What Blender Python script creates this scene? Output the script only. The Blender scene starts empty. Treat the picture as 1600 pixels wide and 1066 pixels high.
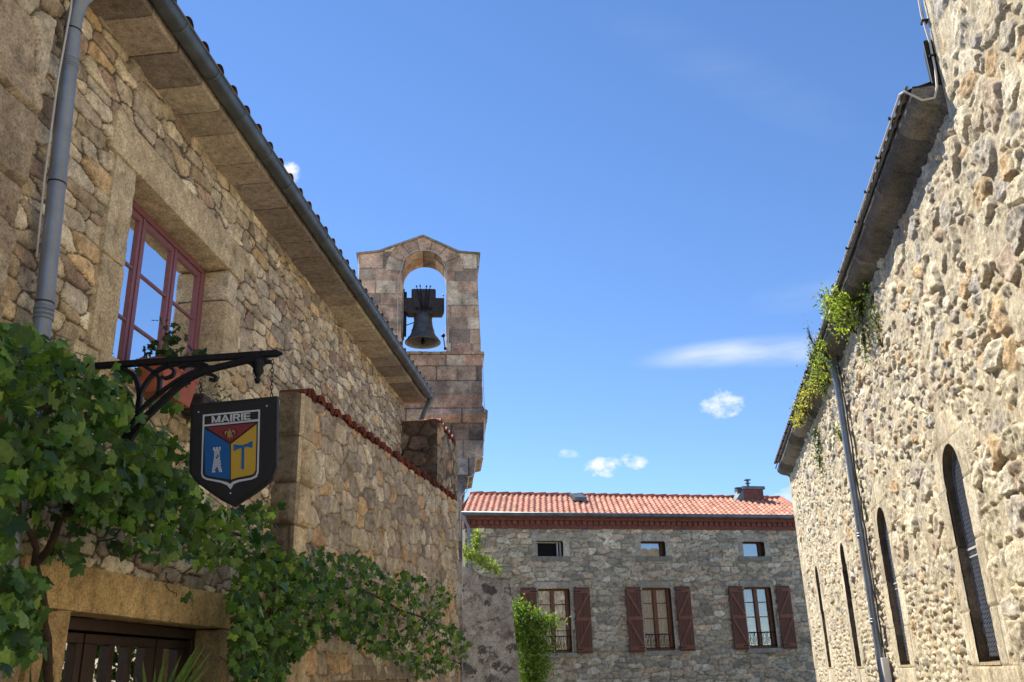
import bpy, math, random
import numpy as np
from mathutils import Vector, Matrix
random.seed(7); RNG = np.random.default_rng(11)
S = bpy.context.scene
# ------------------------------------------------------------------ camera
FPX, CX, CY = 1410.0, 800.0, 533.0
_up = np.array([690-CX, CY+3250, -FPX]); _up /= np.linalg.norm(_up)
_fw = np.array([0, 0, -1.]); _Y = _fw-_up*_fw.dot(_up); _Y /= np.linalg.norm(_Y)
_X = np.cross(_Y, _up); RW = np.array([_X, _Y, _up]); EYE = 1.6
cam = bpy.data.cameras.new("camera"); co = bpy.data.objects.new("camera", cam)
S.collection.objects.link(co); S.camera = co
co.matrix_world = Matrix([list(RW[0])+[0], list(RW[1])+[0], list(RW[2])+[EYE], [0, 0, 0, 1]])
cam.sensor_fit = 'HORIZONTAL'; cam.sensor_width = 36; cam.lens = FPX/1600*36
cam.clip_start = 0.05; cam.clip_end = 2000
S.render.resolution_x = 1024; S.render.resolution_y = 682
# ------------------------------------------------------------------ light
SUN_AZ, SUN_EL = math.radians(-45), math.radians(49)      # azimuth clockwise from +Y
sl = bpy.data.lights.new("sun", 'SUN'); sl.energy = 5.0; sl.angle = math.radians(0.5); sl.color = (1, .93, .80)
so = bpy.data.objects.new("sun", sl); S.collection.objects.link(so)
sd = Vector((math.sin(SUN_AZ)*math.cos(SUN_EL), math.cos(SUN_AZ)*math.cos(SUN_EL), math.sin(SUN_EL)))
so.rotation_euler = sd.to_track_quat('Z', 'Y').to_euler(); so.location = (0, 0, 30)
S.view_settings.view_transform = 'Standard'; S.view_settings.look = 'None'
S.view_settings.exposure = 0.5; S.view_settings.gamma = 1

def ray(x, y):
    return RW @ np.array([x-CX, CY-y, -FPX])
def nray(x, y):
    r = ray(x, y); return r/np.linalg.norm(r)

def build_world():
    w = bpy.data.worlds.new("World"); S.world = w; w.use_nodes = True
    nt = w.node_tree; N = nt.nodes; K = nt.links; N.clear()
    out = N.new('ShaderNodeOutputWorld'); bg = N.new('ShaderNodeBackground')
    sky = N.new('ShaderNodeTexSky'); sky.sky_type = 'NISHITA'; sky.sun_disc = False
    sky.sun_elevation = SUN_EL; sky.sun_rotation = SUN_AZ; sky.altitude = 1800
    sky.air_density = 1.0; sky.dust_density = 0.0; sky.ozone_density = 3.0
    tc = N.new('ShaderNodeTexCoord')
    def math_(op, a, b=None, clamp=False):
        m = N.new('ShaderNodeMath'); m.operation = op; m.use_clamp = clamp
        for i, v in enumerate((a, b)):
            if v is None: continue
            if isinstance(v, (int, float)): m.inputs[i].default_value = v
            else: K.new(v, m.inputs[i])
        return m.outputs[0]
    def dot(v):
        m = N.new('ShaderNodeVectorMath'); m.operation = 'DOT_PRODUCT'
        K.new(tc.outputs['Generated'], m.inputs[0]); m.inputs[1].default_value = tuple(v)
        return m.outputs['Value']
    def noise(sc, stretch, det=6, rough=.62):
        mp = N.new('ShaderNodeMapping'); K.new(tc.outputs['Generated'], mp.inputs[0]); mp.inputs['Scale'].default_value = stretch
        n = N.new('ShaderNodeTexNoise'); n.inputs['Scale'].default_value = sc; n.inputs['Detail'].default_value = det
        n.inputs['Roughness'].default_value = rough; K.new(mp.outputs[0], n.inputs[0]); return n.outputs[0]
    nA = noise(58, (1, 1, 1.5), 8, .66); nB = noise(9, (1, 1, 5), 5, .5)
    total = None
    # px, py, half-length, half-height (photo px), tilt deg, strength, puffiness
    clouds = [(942, 731, 34, 19, 8, 1.0, 1), (992, 721, 24, 14, -15, .95, 1), (888, 710, 22, 9, 0, .6, 1),
              (1128, 631, 38, 26, 5, .8, 1), (450, 268, 22, 20, -30, 1.0, 1), (1236, 774, 34, 16, 0, .7, 1),
              (318, 240, 9, 9, 0, .4, 1), (1170, 549, 200, 28, 5, .9, 0), (1235, 553, 150, 24, 4, .75, 0), (1150, 120, 300, 60, -25, .05, 0),
              (1290, 455, 150, 35, 10, .13, 0)]
    for (px, py, a, b, tilt, st, pf) in clouds:
        c = nray(px, py); t = math.radians(tilt)
        e1 = nray(px+10*math.cos(t), py-10*math.sin(t)); e2 = nray(px+10*math.sin(t), py+10*math.cos(t))
        e1 = (e1-c); e1 /= np.linalg.norm(e1); e2 = e2-c; e2 -= e1*e1.dot(e2); e2 /= np.linalg.norm(e2)
        sc = np.linalg.norm(ray(px, py))
        d1 = math_('MULTIPLY', math_('SUBTRACT', dot(e1), float(c.dot(e1))), sc/a)
        d2 = math_('MULTIPLY', math_('SUBTRACT', dot(e2), float(c.dot(e2))), sc/b)
        r2 = math_('ADD', math_('MULTIPLY', d1, d1), math_('MULTIPLY', d2, d2))
        front = math_('GREATER_THAN', dot(c), 0.5)
        base = math_('SUBTRACT', 1.0, r2, True)
        if pf:
            v = math_('ADD', base, math_('MULTIPLY', math_('SUBTRACT', nA, .5), 4.2))
            v = math_('MULTIPLY', math_('SUBTRACT', v, .12), .95, True)
            v = math_('MULTIPLY', v, math_('MULTIPLY', base, 3.0, True))
        else:
            v = math_('MULTIPLY', base, math_('MULTIPLY', math_('SUBTRACT', nB, .25), 2.4, True))
            v = math_('MULTIPLY', v, base)
        v = math_('MULTIPLY', math_('MULTIPLY', v, st), front)
        total = v if total is None else math_('MAXIMUM', total, v)
    mix = N.new('ShaderNodeMix'); mix.data_type = 'RGBA'; K.new(total, mix.inputs['Factor'])
    hs = N.new('ShaderNodeHueSaturation'); hs.inputs['Hue'].default_value = .504; hs.inputs['Saturation'].default_value = 1.12; hs.inputs['Value'].default_value = 1.0
    K.new(sky.outputs[0], hs.inputs['Color'])
    K.new(hs.outputs[0], mix.inputs['A']); mix.inputs['B'].default_value = (4.6, 4.9, 5.3, 1)
    K.new(mix.outputs['Result'], bg.inputs[0]); bg.inputs[1].default_value = 0.15
    K.new(bg.outputs[0], out.inputs[0])
build_world()

# ------------------------------------------------------------------ frames (vertical planes)
class Fr:
    """vertical plane: run azimuth a (deg), signed offset d along its normal; w>0 points to the street"""
    def __init__(s, a, d, flip=False):
        r = math.radians(a); s.u = np.array([math.sin(r), math.cos(r), 0.])
        s.n = np.array([math.cos(r), -math.sin(r), 0.])*(-1 if flip else 1); s.d = -d if flip else d
    def P(s, u, z, w=0):
        u, z, w = np.broadcast_arrays(np.asarray(u, float), np.asarray(z, float), np.asarray(w, float))
        return u[..., None]*s.u + (s.d+w)[..., None]*s.n + z[..., None]*np.array([0, 0, 1.])
    def at(s, x, y, w=0):
        r = ray(x, y); t = (s.d+w)/r.dot(s.n); q = r*t
        return float(q.dot(s.u)), float(q[2]+EYE)
L = Fr(5.694, -3.6)
C = Fr(10.618, 2.7, True)
A = Fr(10.3, -4.092)
B = Fr(77, -28)
T = Fr(85, -20)
G = Fr(80, -24)
def endframe(u0): return Fr(95.694, -u0)      # faces the camera, perpendicular to the left wall; its u = w-3.6

# ------------------------------------------------------------------ noise
def hsh(i, j, s=0):
    v = np.sin(i*127.1+j*311.7+s*74.7)*43758.5453
    return v-np.floor(v)
def vnoise(x, y, s=0):
    xi = np.floor(x); yi = np.floor(y); fx = x-xi; fy = y-yi
    fx = fx*fx*(3-2*fx); fy = fy*fy*(3-2*fy)
    return (hsh(xi, yi, s)*(1-fx)+hsh(xi+1, yi, s)*fx)*(1-fy)+(hsh(xi, yi+1, s)*(1-fx)+hsh(xi+1, yi+1, s)*fx)*fy
def fbm(x, y, s=0, o=4):
    r = 0; a = .5
    for k in range(o):
        r = r+a*(vnoise(x, y, s+k*3.1)-.5); x = x*2.03+5.1; y = y*2.03+1.7; a *= .5
    return r
def sst(x): x = np.clip(x, 0, 1); return x*x*(3-2*x)
def lin(c, ds=0):
    c = np.asarray(c, float)/255.; c = c*(1-ds)+c.mean()*ds
    return np.where(c <= .04045, c/12.92, ((c+.055)/1.055)**2.4)

# ------------------------------------------------------------------ materials
MATS = {}
def nmat(name):
    m = bpy.data.materials.new(name); m.use_nodes = True; nt = m.node_tree
    return m, nt, nt.nodes, nt.links, nt.nodes['Principled BSDF']
def mk_noise(N, K, sc, det=5, rough=.6, vec=None):
    tc = N.new('ShaderNodeTexCoord'); n = N.new('ShaderNodeTexNoise'); n.inputs['Scale'].default_value = sc
    n.inputs['Detail'].default_value = det; n.inputs['Roughness'].default_value = rough
    K.new(tc.outputs['Object'], n.inputs[0]); return n
def ramp(N, K, src, stops):
    r = N.new('ShaderNodeValToRGB'); e = r.color_ramp.elements
    e[0].position, e[0].color = stops[0][0], (*stops[0][1], 1); e[1].position, e[1].color = stops[-1][0], (*stops[-1][1], 1)
    for p, c in stops[1:-1]:
        x = e.new(p); x.color = (*c, 1)
    K.new(src, r.inputs[0]); return r.outputs[0]
def mul(N, K, a, b, fac=1.0):
    m = N.new('ShaderNodeMix'); m.data_type = 'RGBA'; m.blend_type = 'MULTIPLY'; m.inputs['Factor'].default_value = fac
    for v, s in ((a, 'A'), (b, 'B')):
        if isinstance(v, tuple): m.inputs[s].default_value = (*v, 1)
        else: K.new(v, m.inputs[s])
    return m.outputs['Result']
def stone(name, sc=14, bump=.5, bdist=.01, rough=.92, spots=(.55, .5, .45), blotch=.5):
    """stone whose colour per block comes from the mesh, mottled by noise"""
    m, nt, N, K, P = nmat(name)
    at = N.new('ShaderNodeAttribute'); at.attribute_name = 'Col'
    n1 = mk_noise(N, K, sc, 8, .7); n2 = mk_noise(N, K, sc*.22, 4, .6); n3 = mk_noise(N, K, sc*6, 4, .7)
    c = mul(N, K, at.outputs['Color'], ramp(N, K, n1.outputs[0], [(.32, (.60, .57, .54)), (.46, (.98, .97, .95)), (.56, (1.15, 1.14, 1.12)), (.70, (1.5, 1.48, 1.42))]))
    c = mul(N, K, c, ramp(N, K, n2.outputs[0], [(.32, spots), (.50, (1, 1, 1)), (.72, (1.25, 1.22, 1.16))]), blotch)
    c = mul(N, K, c, ramp(N, K, n3.outputs[0], [(.34, (.5, .48, .46)), (.47, (1, 1, 1)), (.64, (1.35, 1.35, 1.32))]), .9)
    K.new(c, P.inputs['Base Color']); P.inputs['Roughness'].default_value = rough
    P.inputs['Specular IOR Level'].default_value = .25
    b1 = N.new('ShaderNodeBump'); b1.inputs['Strength'].default_value = bump; b1.inputs['Distance'].default_value = bdist
    K.new(n1.outputs[0], b1.inputs['Height'])
    b2 = N.new('ShaderNodeBump'); b2.inputs['Strength'].default_value = bump*.8; b2.inputs['Distance'].default_value = bdist*.35
    K.new(n3.outputs[0], b2.inputs['Height']); K.new(b1.outputs[0], b2.inputs['Normal'])
    K.new(b2.outputs[0], P.inputs['Normal']); MATS[name] = m; return m
def plain(name, col, rough=.6, metal=0, var=.25, sc=8, bump=.1, bdist=.003, spec=.4, stretch=None, attr=False):
    m, nt, N, K, P = nmat(name)
    n = mk_noise(N, K, sc, 6, .65)
    if stretch:
        mp = N.new('ShaderNodeMapping'); mp.inputs['Scale'].default_value = stretch
        tc = N.new('ShaderNodeTexCoord'); K.new(tc.outputs['Object'], mp.inputs[0]); K.new(mp.outputs[0], n.inputs[0])
    lo = tuple([1-var]*3); hi = tuple([1+var]*3)
    base = tuple(col)
    if attr:
        at = N.new('ShaderNodeAttribute'); at.attribute_name = 'Col'; base = at.outputs['Color']
    c = mul(N, K, base, ramp(N, K, n.outputs[0], [(.3, lo), (.7, hi)]))
    K.new(c, P.inputs['Base Color']); P.inputs['Roughness'].default_value = rough; P.inputs['Metallic'].default_value = metal
    P.inputs['Specular IOR Level'].default_value = spec
    b = N.new('ShaderNodeBump'); b.inputs['Strength'].default_value = bump; b.inputs['Distance'].default_value = bdist
    K.new(n.outputs[0], b.inputs['Height']); K.new(b.outputs[0], P.inputs['Normal']); MATS[name] = m; return m
def leafmat(name, trans=.35, rough=.45, spec=.35):
    m, nt, N, K, P = nmat(name)
    at = N.new('ShaderNodeAttribute'); at.attribute_name = 'Col'
    n = mk_noise(N, K, 40, 3)
    c = mul(N, K, at.outputs['Color'], ramp(N, K, n.outputs[0], [(.3, (.8, .8, .8)), (.7, (1.2, 1.2, 1.2))]))
    K.new(c, P.inputs['Base Color']); P.inputs['Roughness'].default_value = rough; P.inputs['Specular IOR Level'].default_value = spec
    tr = N.new('ShaderNodeBsdfTranslucent'); tcol = mul(N, K, c, (1.5, 1.7, .6)); K.new(tcol, tr.inputs[0])
    mx = N.new('ShaderNodeMixShader'); mx.inputs[0].default_value = trans
    K.new(P.outputs[0], mx.inputs[1]); K.new(tr.outputs[0], mx.inputs[2])
    K.new(mx.outputs[0], N['Material Output'].inputs[0]); MATS[name] = m; return m
def glassmat(name, body, refl=.35):
    m, nt, N, K, P = nmat(name)
    P.inputs['Base Color'].default_value = (*body, 1); P.inputs['Roughness'].default_value = .6
    gl = N.new('ShaderNodeBsdfGlossy'); gl.inputs['Roughness'].default_value = .02; gl.inputs['Color'].default_value = (.95, .97, 1, 1)
    n = mk_noise(N, K, 1.6, 2); b = N.new('ShaderNodeBump'); b.inputs['Strength'].default_value = .25; b.inputs['Distance'].default_value = .012
    K.new(n.outputs[0], b.inputs['Height']); K.new(b.outputs[0], gl.inputs['Normal'])
    lw = N.new('ShaderNodeFresnel'); lw.inputs[0].default_value = 1.5
    ad = N.new('ShaderNodeMath'); ad.operation = 'ADD'; ad.use_clamp = True; K.new(lw.outputs[0], ad.inputs[0]); ad.inputs[1].default_value = refl
    mx = N.new('ShaderNodeMixShader'); K.new(ad.outputs[0], mx.inputs[0]); K.new(P.outputs[0], mx.inputs[1]); K.new(gl.outputs[0], mx.inputs[2])
    K.new(mx.outputs[0], N['Material Output'].inputs[0]); MATS[name] = m; return m

M_wall = stone('warm_rubble', 13, .6, .012)
M_block = stone('sandstone_block', 9, .5, .008, spots=(.6, .55, .5))
M_slab = stone('eave_stone', 16, .6, .008, spots=(.7, .62, .58))
M_church = stone('church_rubble', 16, .9, .02, spots=(.62, .58, .52), blotch=.6)
M_corn = stone('weathered_cornice', 9, .6, .015, spots=(.5, .48, .46), blotch=.8)
M_grey = stone('grey_rubble', 12, .8, .02, spots=(.8, .8, .8))
M_bel = stone('belfry_stone', 7, .6, .02, spots=(.42, .42, .44), blotch=.9)
M_render = stone('rough_render', 5, .7, .03, spots=(.55, .53, .5), blotch=.8)
M_zinc = plain('zinc', (.27, .31, .37), .45, .35, .15, 6, .1, .002)
M_zincd = plain('dull_zinc', (.14, .165, .17), .45, .4, .4, 4, .1, .002)
M_iron = plain('black_iron', (.012, .012, .014), .5, .3, .3, 30, .3, .002)
M_mauve = plain('mauve_paint', (.27, .115, .15), .45, 0, .12, 30, .1, .001)
M_door = plain('brown_paint', (.055, .030, .024), .42, 0, .25, 20, .15, .002)
M_shut = plain('shutter_red', (.13, .054, .032), .6, 0, .35, 3, .3, .006, stretch=(9, 9, .6))
M_wood = plain('window_wood', (.19, .075, .03), .5, 0, .3, 10, .2, .003)
M_terra = plain('terracotta_pot', (.42, .11, .05), .6, 0, .2, 12)
M_tile = plain('terracotta_tile', (1, 1, 1), .75, 0, .3, 9, .3, .006, attr=True)
M_brick = plain('cornice_brick', (.22, .080, .058), .8, 0, .4, 9, .3, .01)
M_cable = plain('pale_cable', (.62, .6, .55), .5, 0, .1)
M_cabled = plain('dark_cable', (.03, .03, .03), .5, 0, .1)
M_bark = plain('vine_bark', (.06, .04, .025), .9, 0, .4, 30, .8, .01)
M_bronze = plain('bell_bronze', (.10, .105, .105), .5, .3, .45, 6, .3, .006)
M_bwood = plain('old_beam', (.05, .042, .04), .7, 0, .4, 12, .5, .01)
M_white = plain('white_plastic', (.75, .75, .74), .4, 0, .03)
M_dark = plain('dark_interior', (.012, .011, .010), .9, 0, .2)
M_lace = plain('lace_curtain', (.33, .36, .41), .9, 0, .3, 20, .2, .004)
M_leaf = leafmat('vine_leaf', .36); M_leaf2 = leafmat('weed_leaf', .4); 
M_glass = glassmat('window_glass', (.02, .022, .025), .42)
M_glassb = glassmat('far_glass', (.05, .055, .06), .25)
M_glassd = glassmat('door_glass', (.03, .025, .02), .45)
M_soil = plain('street_paving', (.27, .25, .22), .9, 0, .3, 2, .4, .01)
M_cream = plain('cream_render', (.55, .45, .33), .9, 0, .15, 3)

# ------------------------------------------------------------------ object helpers
COL = S.collection
def setp(o, label=None, cat=None, group=None, kind=None):
    if label: o['label'] = label
    if cat: o['category'] = cat
    if group: o['group'] = group
    if kind: o['kind'] = kind
    return o
def thing(name, label, cat, loc, group=None):
    o = bpy.data.objects.new(name, None); COL.objects.link(o); o.location = tuple(map(float, loc)); o.empty_display_size = .2
    return setp(o, label, cat, group)
def rootloc(p):
    while p.parent: p = p.parent
    return np.array(p.location)
def mobj(name, V, F, mat, parent=None, col=None, smooth=False, bevel=0, base=None, label=None):
    """V Nx3 world coords; F list of index lists or Nx4 / Nx3 array; col = per-vertex colours"""
    V = np.asarray(V, float).reshape(-1, 3)
    off = rootloc(parent) if parent else (np.array(base, float) if base is not None else np.zeros(3))
    me = bpy.data.meshes.new(name)
    Vl = V-off
    if isinstance(F, np.ndarray):
        k = F.shape[1]; me.vertices.add(len(V)); me.vertices.foreach_set('co', Vl.astype(np.float32).ravel())
        me.loops.add(F.size); me.loops.foreach_set('vertex_index', F.astype(np.int32).ravel())
        me.polygons.add(len(F)); me.polygons.foreach_set('loop_start', np.arange(0, F.size, k, dtype=np.int32))
        me.polygons.foreach_set('loop_total', np.full(len(F), k, dtype=np.int32))
        me.update(calc_edges=True)
    else:
        me.from_pydata([tuple(v) for v in Vl], [], [list(f) for f in F])
    if col is not None:
        a = me.color_attributes.new('Col', 'FLOAT_COLOR', 'POINT')
        c = np.ones((len(V), 4), np.float32); c[:, :3] = np.clip(col, 0.003, 1); a.data.foreach_set('color', c.ravel())
    me.validate(); me.update()
    me.polygons.foreach_set('use_smooth', np.full(len(me.polygons), bool(smooth)))
    me.materials.append(mat)
    o = bpy.data.objects.new(name, me); COL.objects.link(o)
    if parent: o.parent = parent
    else: o.location = tuple(off)
    if bevel:
        md = o.modifiers.new('bevel', 'BEVEL'); md.width = bevel; md.segments = 2; md.limit_method = 'ANGLE'; md.angle_limit = .6
    if label: o['label'] = label
    return o
class MB:
    def __init__(s): s.v = []; s.f = []; s.c = []; s.n = 0
    def add(s, V, F, col=None):
        V = np.asarray(V, float).reshape(-1, 3); k = s.n
        s.v.append(V); s.f += [[i+k for i in f] for f in F]; s.n += len(V)
        s.c.append(np.tile(np.array(col if col is not None else (.5, .5, .5), float), (len(V), 1)) if (col is None or np.ndim(col) == 1) else np.asarray(col))
        return s
    def box(s, fr, u0, u1, z0, z1, w0, w1, col=None, shear=0):
        V = []
        for w in (w0, w1):
            for (u, z) in ((u0, z0), (u1, z0), (u1, z1), (u0, z1)): V.append(fr.P(u, z, w))
        return s.add(V, [[0, 1, 2, 3], [7, 6, 5, 4], [0, 4, 5, 1], [1, 5, 6, 2], [2, 6, 7, 3], [3, 7, 4, 0]], col)
    def prism(s, fr, poly, w0, w1, col=None):
        n = len(poly); V = [fr.P(u, z, w0) for u, z in poly]+[fr.P(u, z, w1) for u, z in poly]
        F = [list(range(n)), list(range(2*n-1, n-1, -1))]+[[i, i+n, (i+1) % n+n, (i+1) % n] for i in range(n)]
        return s.add(V, F, col)
    def tube(s, pts, r, seg=8, col=None, cap=True):
        pts = [np.asarray(p, float) for p in pts]; n = len(pts); rr = r if hasattr(r, '__len__') else [r]*n
        V = []; prev = None
        for i, p in enumerate(pts):
            t = pts[min(i+1, n-1)]-pts[max(i-1, 0)]; t = t/(np.linalg.norm(t)+1e-9)
            if prev is None:
                a = np.array([0, 0, 1.]) if abs(t[2]) < .9 else np.array([1., 0, 0]); x = np.cross(t, a)
            else: x = prev-t*prev.dot(t)
            x = x/(np.linalg.norm(x)+1e-9); prev = x; y = np.cross(t, x)
            for k in range(seg):
                q = 2*math.pi*k/seg; V.append(p+(x*math.cos(q)+y*math.sin(q))*rr[i])
        F = [[i*seg+k, i*seg+(k+1) % seg, (i+1)*seg+(k+1) % seg, (i+1)*seg+k] for i in range(n-1) for k in range(seg)]
        if cap: F += [list(range(seg))[::-1], list(range((n-1)*seg, n*seg))]
        return s.add(V, F, col)
    def lathe(s, c, prof, seg=24, col=None, axis=None):
        c = np.asarray(c, float); V = []
        for r, z in prof:
            for k in range(seg):
                q = 2*math.pi*k/seg; V.append(c+np.array([math.cos(q)*r, math.sin(q)*r, z]))
        F = [[i*seg+k, i*seg+(k+1) % seg, (i+1)*seg+(k+1) % seg, (i+1)*seg+k] for i in range(len(prof)-1) for k in range(seg)]
        return s.add(V, F, col)
    def build(s, name, mat, parent=None, **kw):
        return mobj(name, np.concatenate(s.v), s.f, mat, parent, col=np.concatenate(s.c), **kw)

# ------------------------------------------------------------------ height-field masonry
def inside(poly, u, z):
    r = np.zeros(u.shape, bool); n = len(poly)
    for i in range(n):
        (x1, y1), (x2, y2) = poly[i], poly[(i+1) % n]
        if y1 == y2: continue
        c = ((y1 > z) != (y2 > z)) & (u < (x2-x1)*(z-y1)/(y2-y1)+x1); r ^= c
    return r
def nearest(poly, u, z):
    best = np.full(u.shape, 1e9); bu = u.copy(); bz = z.copy(); n = len(poly)
    for i in range(n):
        (x1, y1), (x2, y2) = poly[i], poly[(i+1) % n]; dx, dy = x2-x1, y2-y1; q = dx*dx+dy*dy
        if q == 0: continue
        t = np.clip(((u-x1)*dx+(z-y1)*dy)/q, 0, 1); px = x1+t*dx; pz = y1+t*dy; d = (u-px)**2+(z-pz)**2
        k = d < best; best = np.where(k, d, best); bu = np.where(k, px, bu); bz = np.where(k, pz, bz)
    return bu, bz
def hf(name, fr, us, zs, pat, mat, parent, holes=(), keep=None, woff=0, wfun=None, smooth=True, label=None, fade=()):
    U, Z = np.meshgrid(us, zs, indexing='ij'); nu, nz = U.shape
    out = np.zeros(U.shape, bool)
    for h in holes: out |= inside(h, U, Z)
    if keep is not None: out |= ~inside(keep, U, Z)
    idx = np.arange(nu*nz).reshape(nu, nz)
    a, b, c, d = idx[:-1, :-1], idx[1:, :-1], idx[1:, 1:], idx[:-1, 1:]
    o = out.ravel(); q = np.stack([a, b, c, d], -1).reshape(-1, 4)
    fo = o[q].sum(1); kp = fo <= (2 if (holes or keep is not None) else 4); q = q[kp]
    used = np.zeros(nu*nz, bool); used[q.ravel()] = True
    sn = used & o
    uf, zf = U.ravel().copy(), Z.ravel().copy()
    if sn.any():
        k = np.where(sn)[0]; pu, pz = uf[k], zf[k]; bu, bz, bd = pu.copy(), pz.copy(), np.full(len(k), 1e9)
        for h in list(holes)+([keep] if keep is not None else []):
            x, y = nearest(h, pu, pz); dd = (x-pu)**2+(y-pz)**2; m = dd < bd
            bu[m], bz[m], bd[m] = x[m], y[m], dd[m]
        uf[k], zf[k] = bu, bz
    remap = np.cumsum(used)-1; uf, zf = uf[used], zf[used]; q = remap[q]
    h, colr = pat(uf, zf)
    for (ue, ds) in fade: h = h*sst(np.abs(uf-ue)/ds+.0)
    W = h+woff+(wfun(uf, zf) if wfun else 0)
    V = fr.P(uf, zf, W)
    return mobj(name, V, q, mat, parent, col=colr, smooth=smooth, label=label)

def rubble(u, z, cw, ch, seed, wv=.25, warp=.05, jit=.42, k=.012, p=2., jz=.8):
    """power-diagram stones: returns distance to joint (m), 4 random fields, offsets from the stone centre"""
    wu = u+warp*2*fbm(u/.35, z/.35, seed+50, 3); wz = z+warp*1.6*fbm(u/.35+9, z/.35+4, seed+70, 3)
    gz = wz/ch; j0 = np.floor(gz)
    D = []; I = []; GX = []; GZ = []
    for dj in range(-2, 3):
        j = j0+dj; off = hsh(j, j*0+3, seed)*7.3; gu = wu/cw-off; i0 = np.floor(gu)
        for di in range(-2, 3):
            i = i0+di
            px = (i+.5+(hsh(i, j, seed+1)-.5)*2*jit+off)*cw; pz = (j+.5+(hsh(i, j, seed+2)-.5)*2*jit*jz)*ch
            w = (hsh(i, j, seed+3)-.5)*2*wv
            X = (wu-px)/cw; Z_ = (wz-pz)/ch; aX = np.abs(X)+1e-6; aZ = np.abs(Z_)+1e-6
            D.append(aX**p+aZ**p-w); GX.append(p*aX**(p-1)*np.sign(X)/cw); GZ.append(p*aZ**(p-1)*np.sign(Z_)/ch); I.append((px, pz, i, j))
    D = np.array(D); a = D.argmin(0); ar = np.arange(D.shape[1])
    PX = np.array([x[0] for x in I]); PZ = np.array([x[1] for x in I]); II = np.array([x[2] for x in I]); JJ = np.array([x[3] for x in I])
    GX = np.array(GX); GZ = np.array(GZ); gxa = GX[a, ar]; gza = GZ[a, ar]
    da = D[a, ar]; ax, az_ = PX[a, ar], PZ[a, ar]
    acc = np.zeros(len(ar))
    for b in range(len(I)):
        g = np.sqrt((GX[b]-gxa)**2+(GZ[b]-gza)**2)+.3
        dd = np.where(b == a, 9., (D[b]-da)/(g+1e-9)); acc += np.exp(-np.clip(dd, 0, 2)/k)
    d = -k*np.log(acc+1e-30)
    i, j = II[a, ar], JJ[a, ar]
    r = [hsh(i, j, seed+10+q) for q in range(5)]
    return d, r, wu-ax, wz-az_
def pal(r, cols):
    cols = np.array(cols); n = len(cols); k = np.minimum((r*n).astype(int), n-1); return cols[k]
def mk_rubble(cw, ch, seed, cols, mcol, amp=.05, mort=.008, bev=.03, tilt=.12, rough=.02, wv=.25, warp=.05, zones=(), bright=.25, mrough=.01, fs=.06, jit=.42, mlev=.35, smear=.5, k=.005, ds=.2, p=2., jz=.8):
    cols = [lin(c, ds) for c in cols]; mcol = lin(mcol, ds)
    def f(u, z):
        d, r, ox, oz = rubble(u, z, cw, ch, seed, wv, warp, jit, k, p, jz)
        mo = mort*(1+1.2*fbm(u/.25, z/.25, seed+5, 2)*2)
        t = np.clip((d-mo)/bev, 0, 1); pr = 1-(1-t)**3
        n1 = fbm(u/fs, z/fs, seed+20, 5); n2 = np.abs(fbm(u/(fs*.8)+7, z/(fs*.8), seed+24, 4))
        hs = pr*(amp*(.25+.95*r[0])+(r[1]-.5)*tilt*ox+(r[4]-.5)*tilt*oz*1.3+(n1-n2*.8+.08)*rough)
        hm = amp*mlev*(1+2.2*fbm(u/.3, z/.3, seed+21, 3))+fbm(u/.05, z/.05, seed+22, 4)*mrough
        h = np.maximum(hs, hm)
        c = pal(r[2], cols)*(1+(r[3]-.5)*2*bright)[:, None]
        c = c*(1+fbm(u/.09, z/.09, seed+30, 4)*.7)[:, None]
        m = sst((hs-hm+.002)/.005)*sst((d-mo*.5)/.005)
        sm = sst((fbm(u/.12, z/.12, seed+35, 4)-.02-d*.9)*12)*smear; m = (m*(1-sm))[:, None]
        c = c*m+mcol*(1+fbm(u/.15, z/.15, seed+40, 4)*.7)[:, None]*(1-m)
        for zn in zones:
            kk, hh, cc = zn(u, z); h = np.where(kk, hh, h); c = np.where(kk[:, None], cc, c)
        return h, c
    return f
def ashlar(rows, seed, cols, mcol, gap=.006, amp=.012, wmin=.3, wmax=.7, rough=.006, bev=.015, bright=.2, fs=.1, ds=.12):
    """coursed squared blocks; rows = list of z joints"""
    cols = [lin(c, ds) for c in cols]; mcol = lin(mcol, ds); rows = np.array(rows)
    def f(u, z):
        j = np.clip(np.searchsorted(rows, z)-1, 0, len(rows)-2)
        wd = wmin+(wmax-wmin)*hsh(j.astype(float), j*0.+1, seed); g = u/wd+hsh(j.astype(float), j*0.+2, seed)*5
        i = np.floor(g); fx = g-i
        wz = fbm(u/.4, z/.4, seed+3, 2)*.02
        d = np.minimum(np.minimum(fx, 1-fx)*wd, np.minimum(z-rows[j], rows[j+1]-z))+wz*.5
        i2 = i*1.0; r = [hsh(i2, j*1., seed+5+q) for q in range(3)]
        t = np.clip((d-gap)/bev, 0, 1); pr = 1-(1-t)**2
        h = pr*(amp*(.4+r[0]))+fbm(u/fs, z/fs, seed+9, 4)*rough
        m = sst((d-gap*.6)/.008)[:, None]
        c = pal(r[1], cols)*(1+(r[2]-.5)*2*bright)[:, None]*(1+fbm(u/.25, z/.25, seed+11, 4)*.6)[:, None]
        return h, c*m+mcol*(1-m)
    return f
def zone_of(test, pat, lift=0):
    def z_(u, z):
        k = test(u, z); h, c = pat(u, z); return k, h+lift, c
    return z_
def steps(a, b, f):
    """coordinates from a to b with local spacing f(x)"""
    r = [a]
    while r[-1] < b: r.append(min(b, r[-1]+f(r[-1])))
    return np.array(r)
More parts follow.
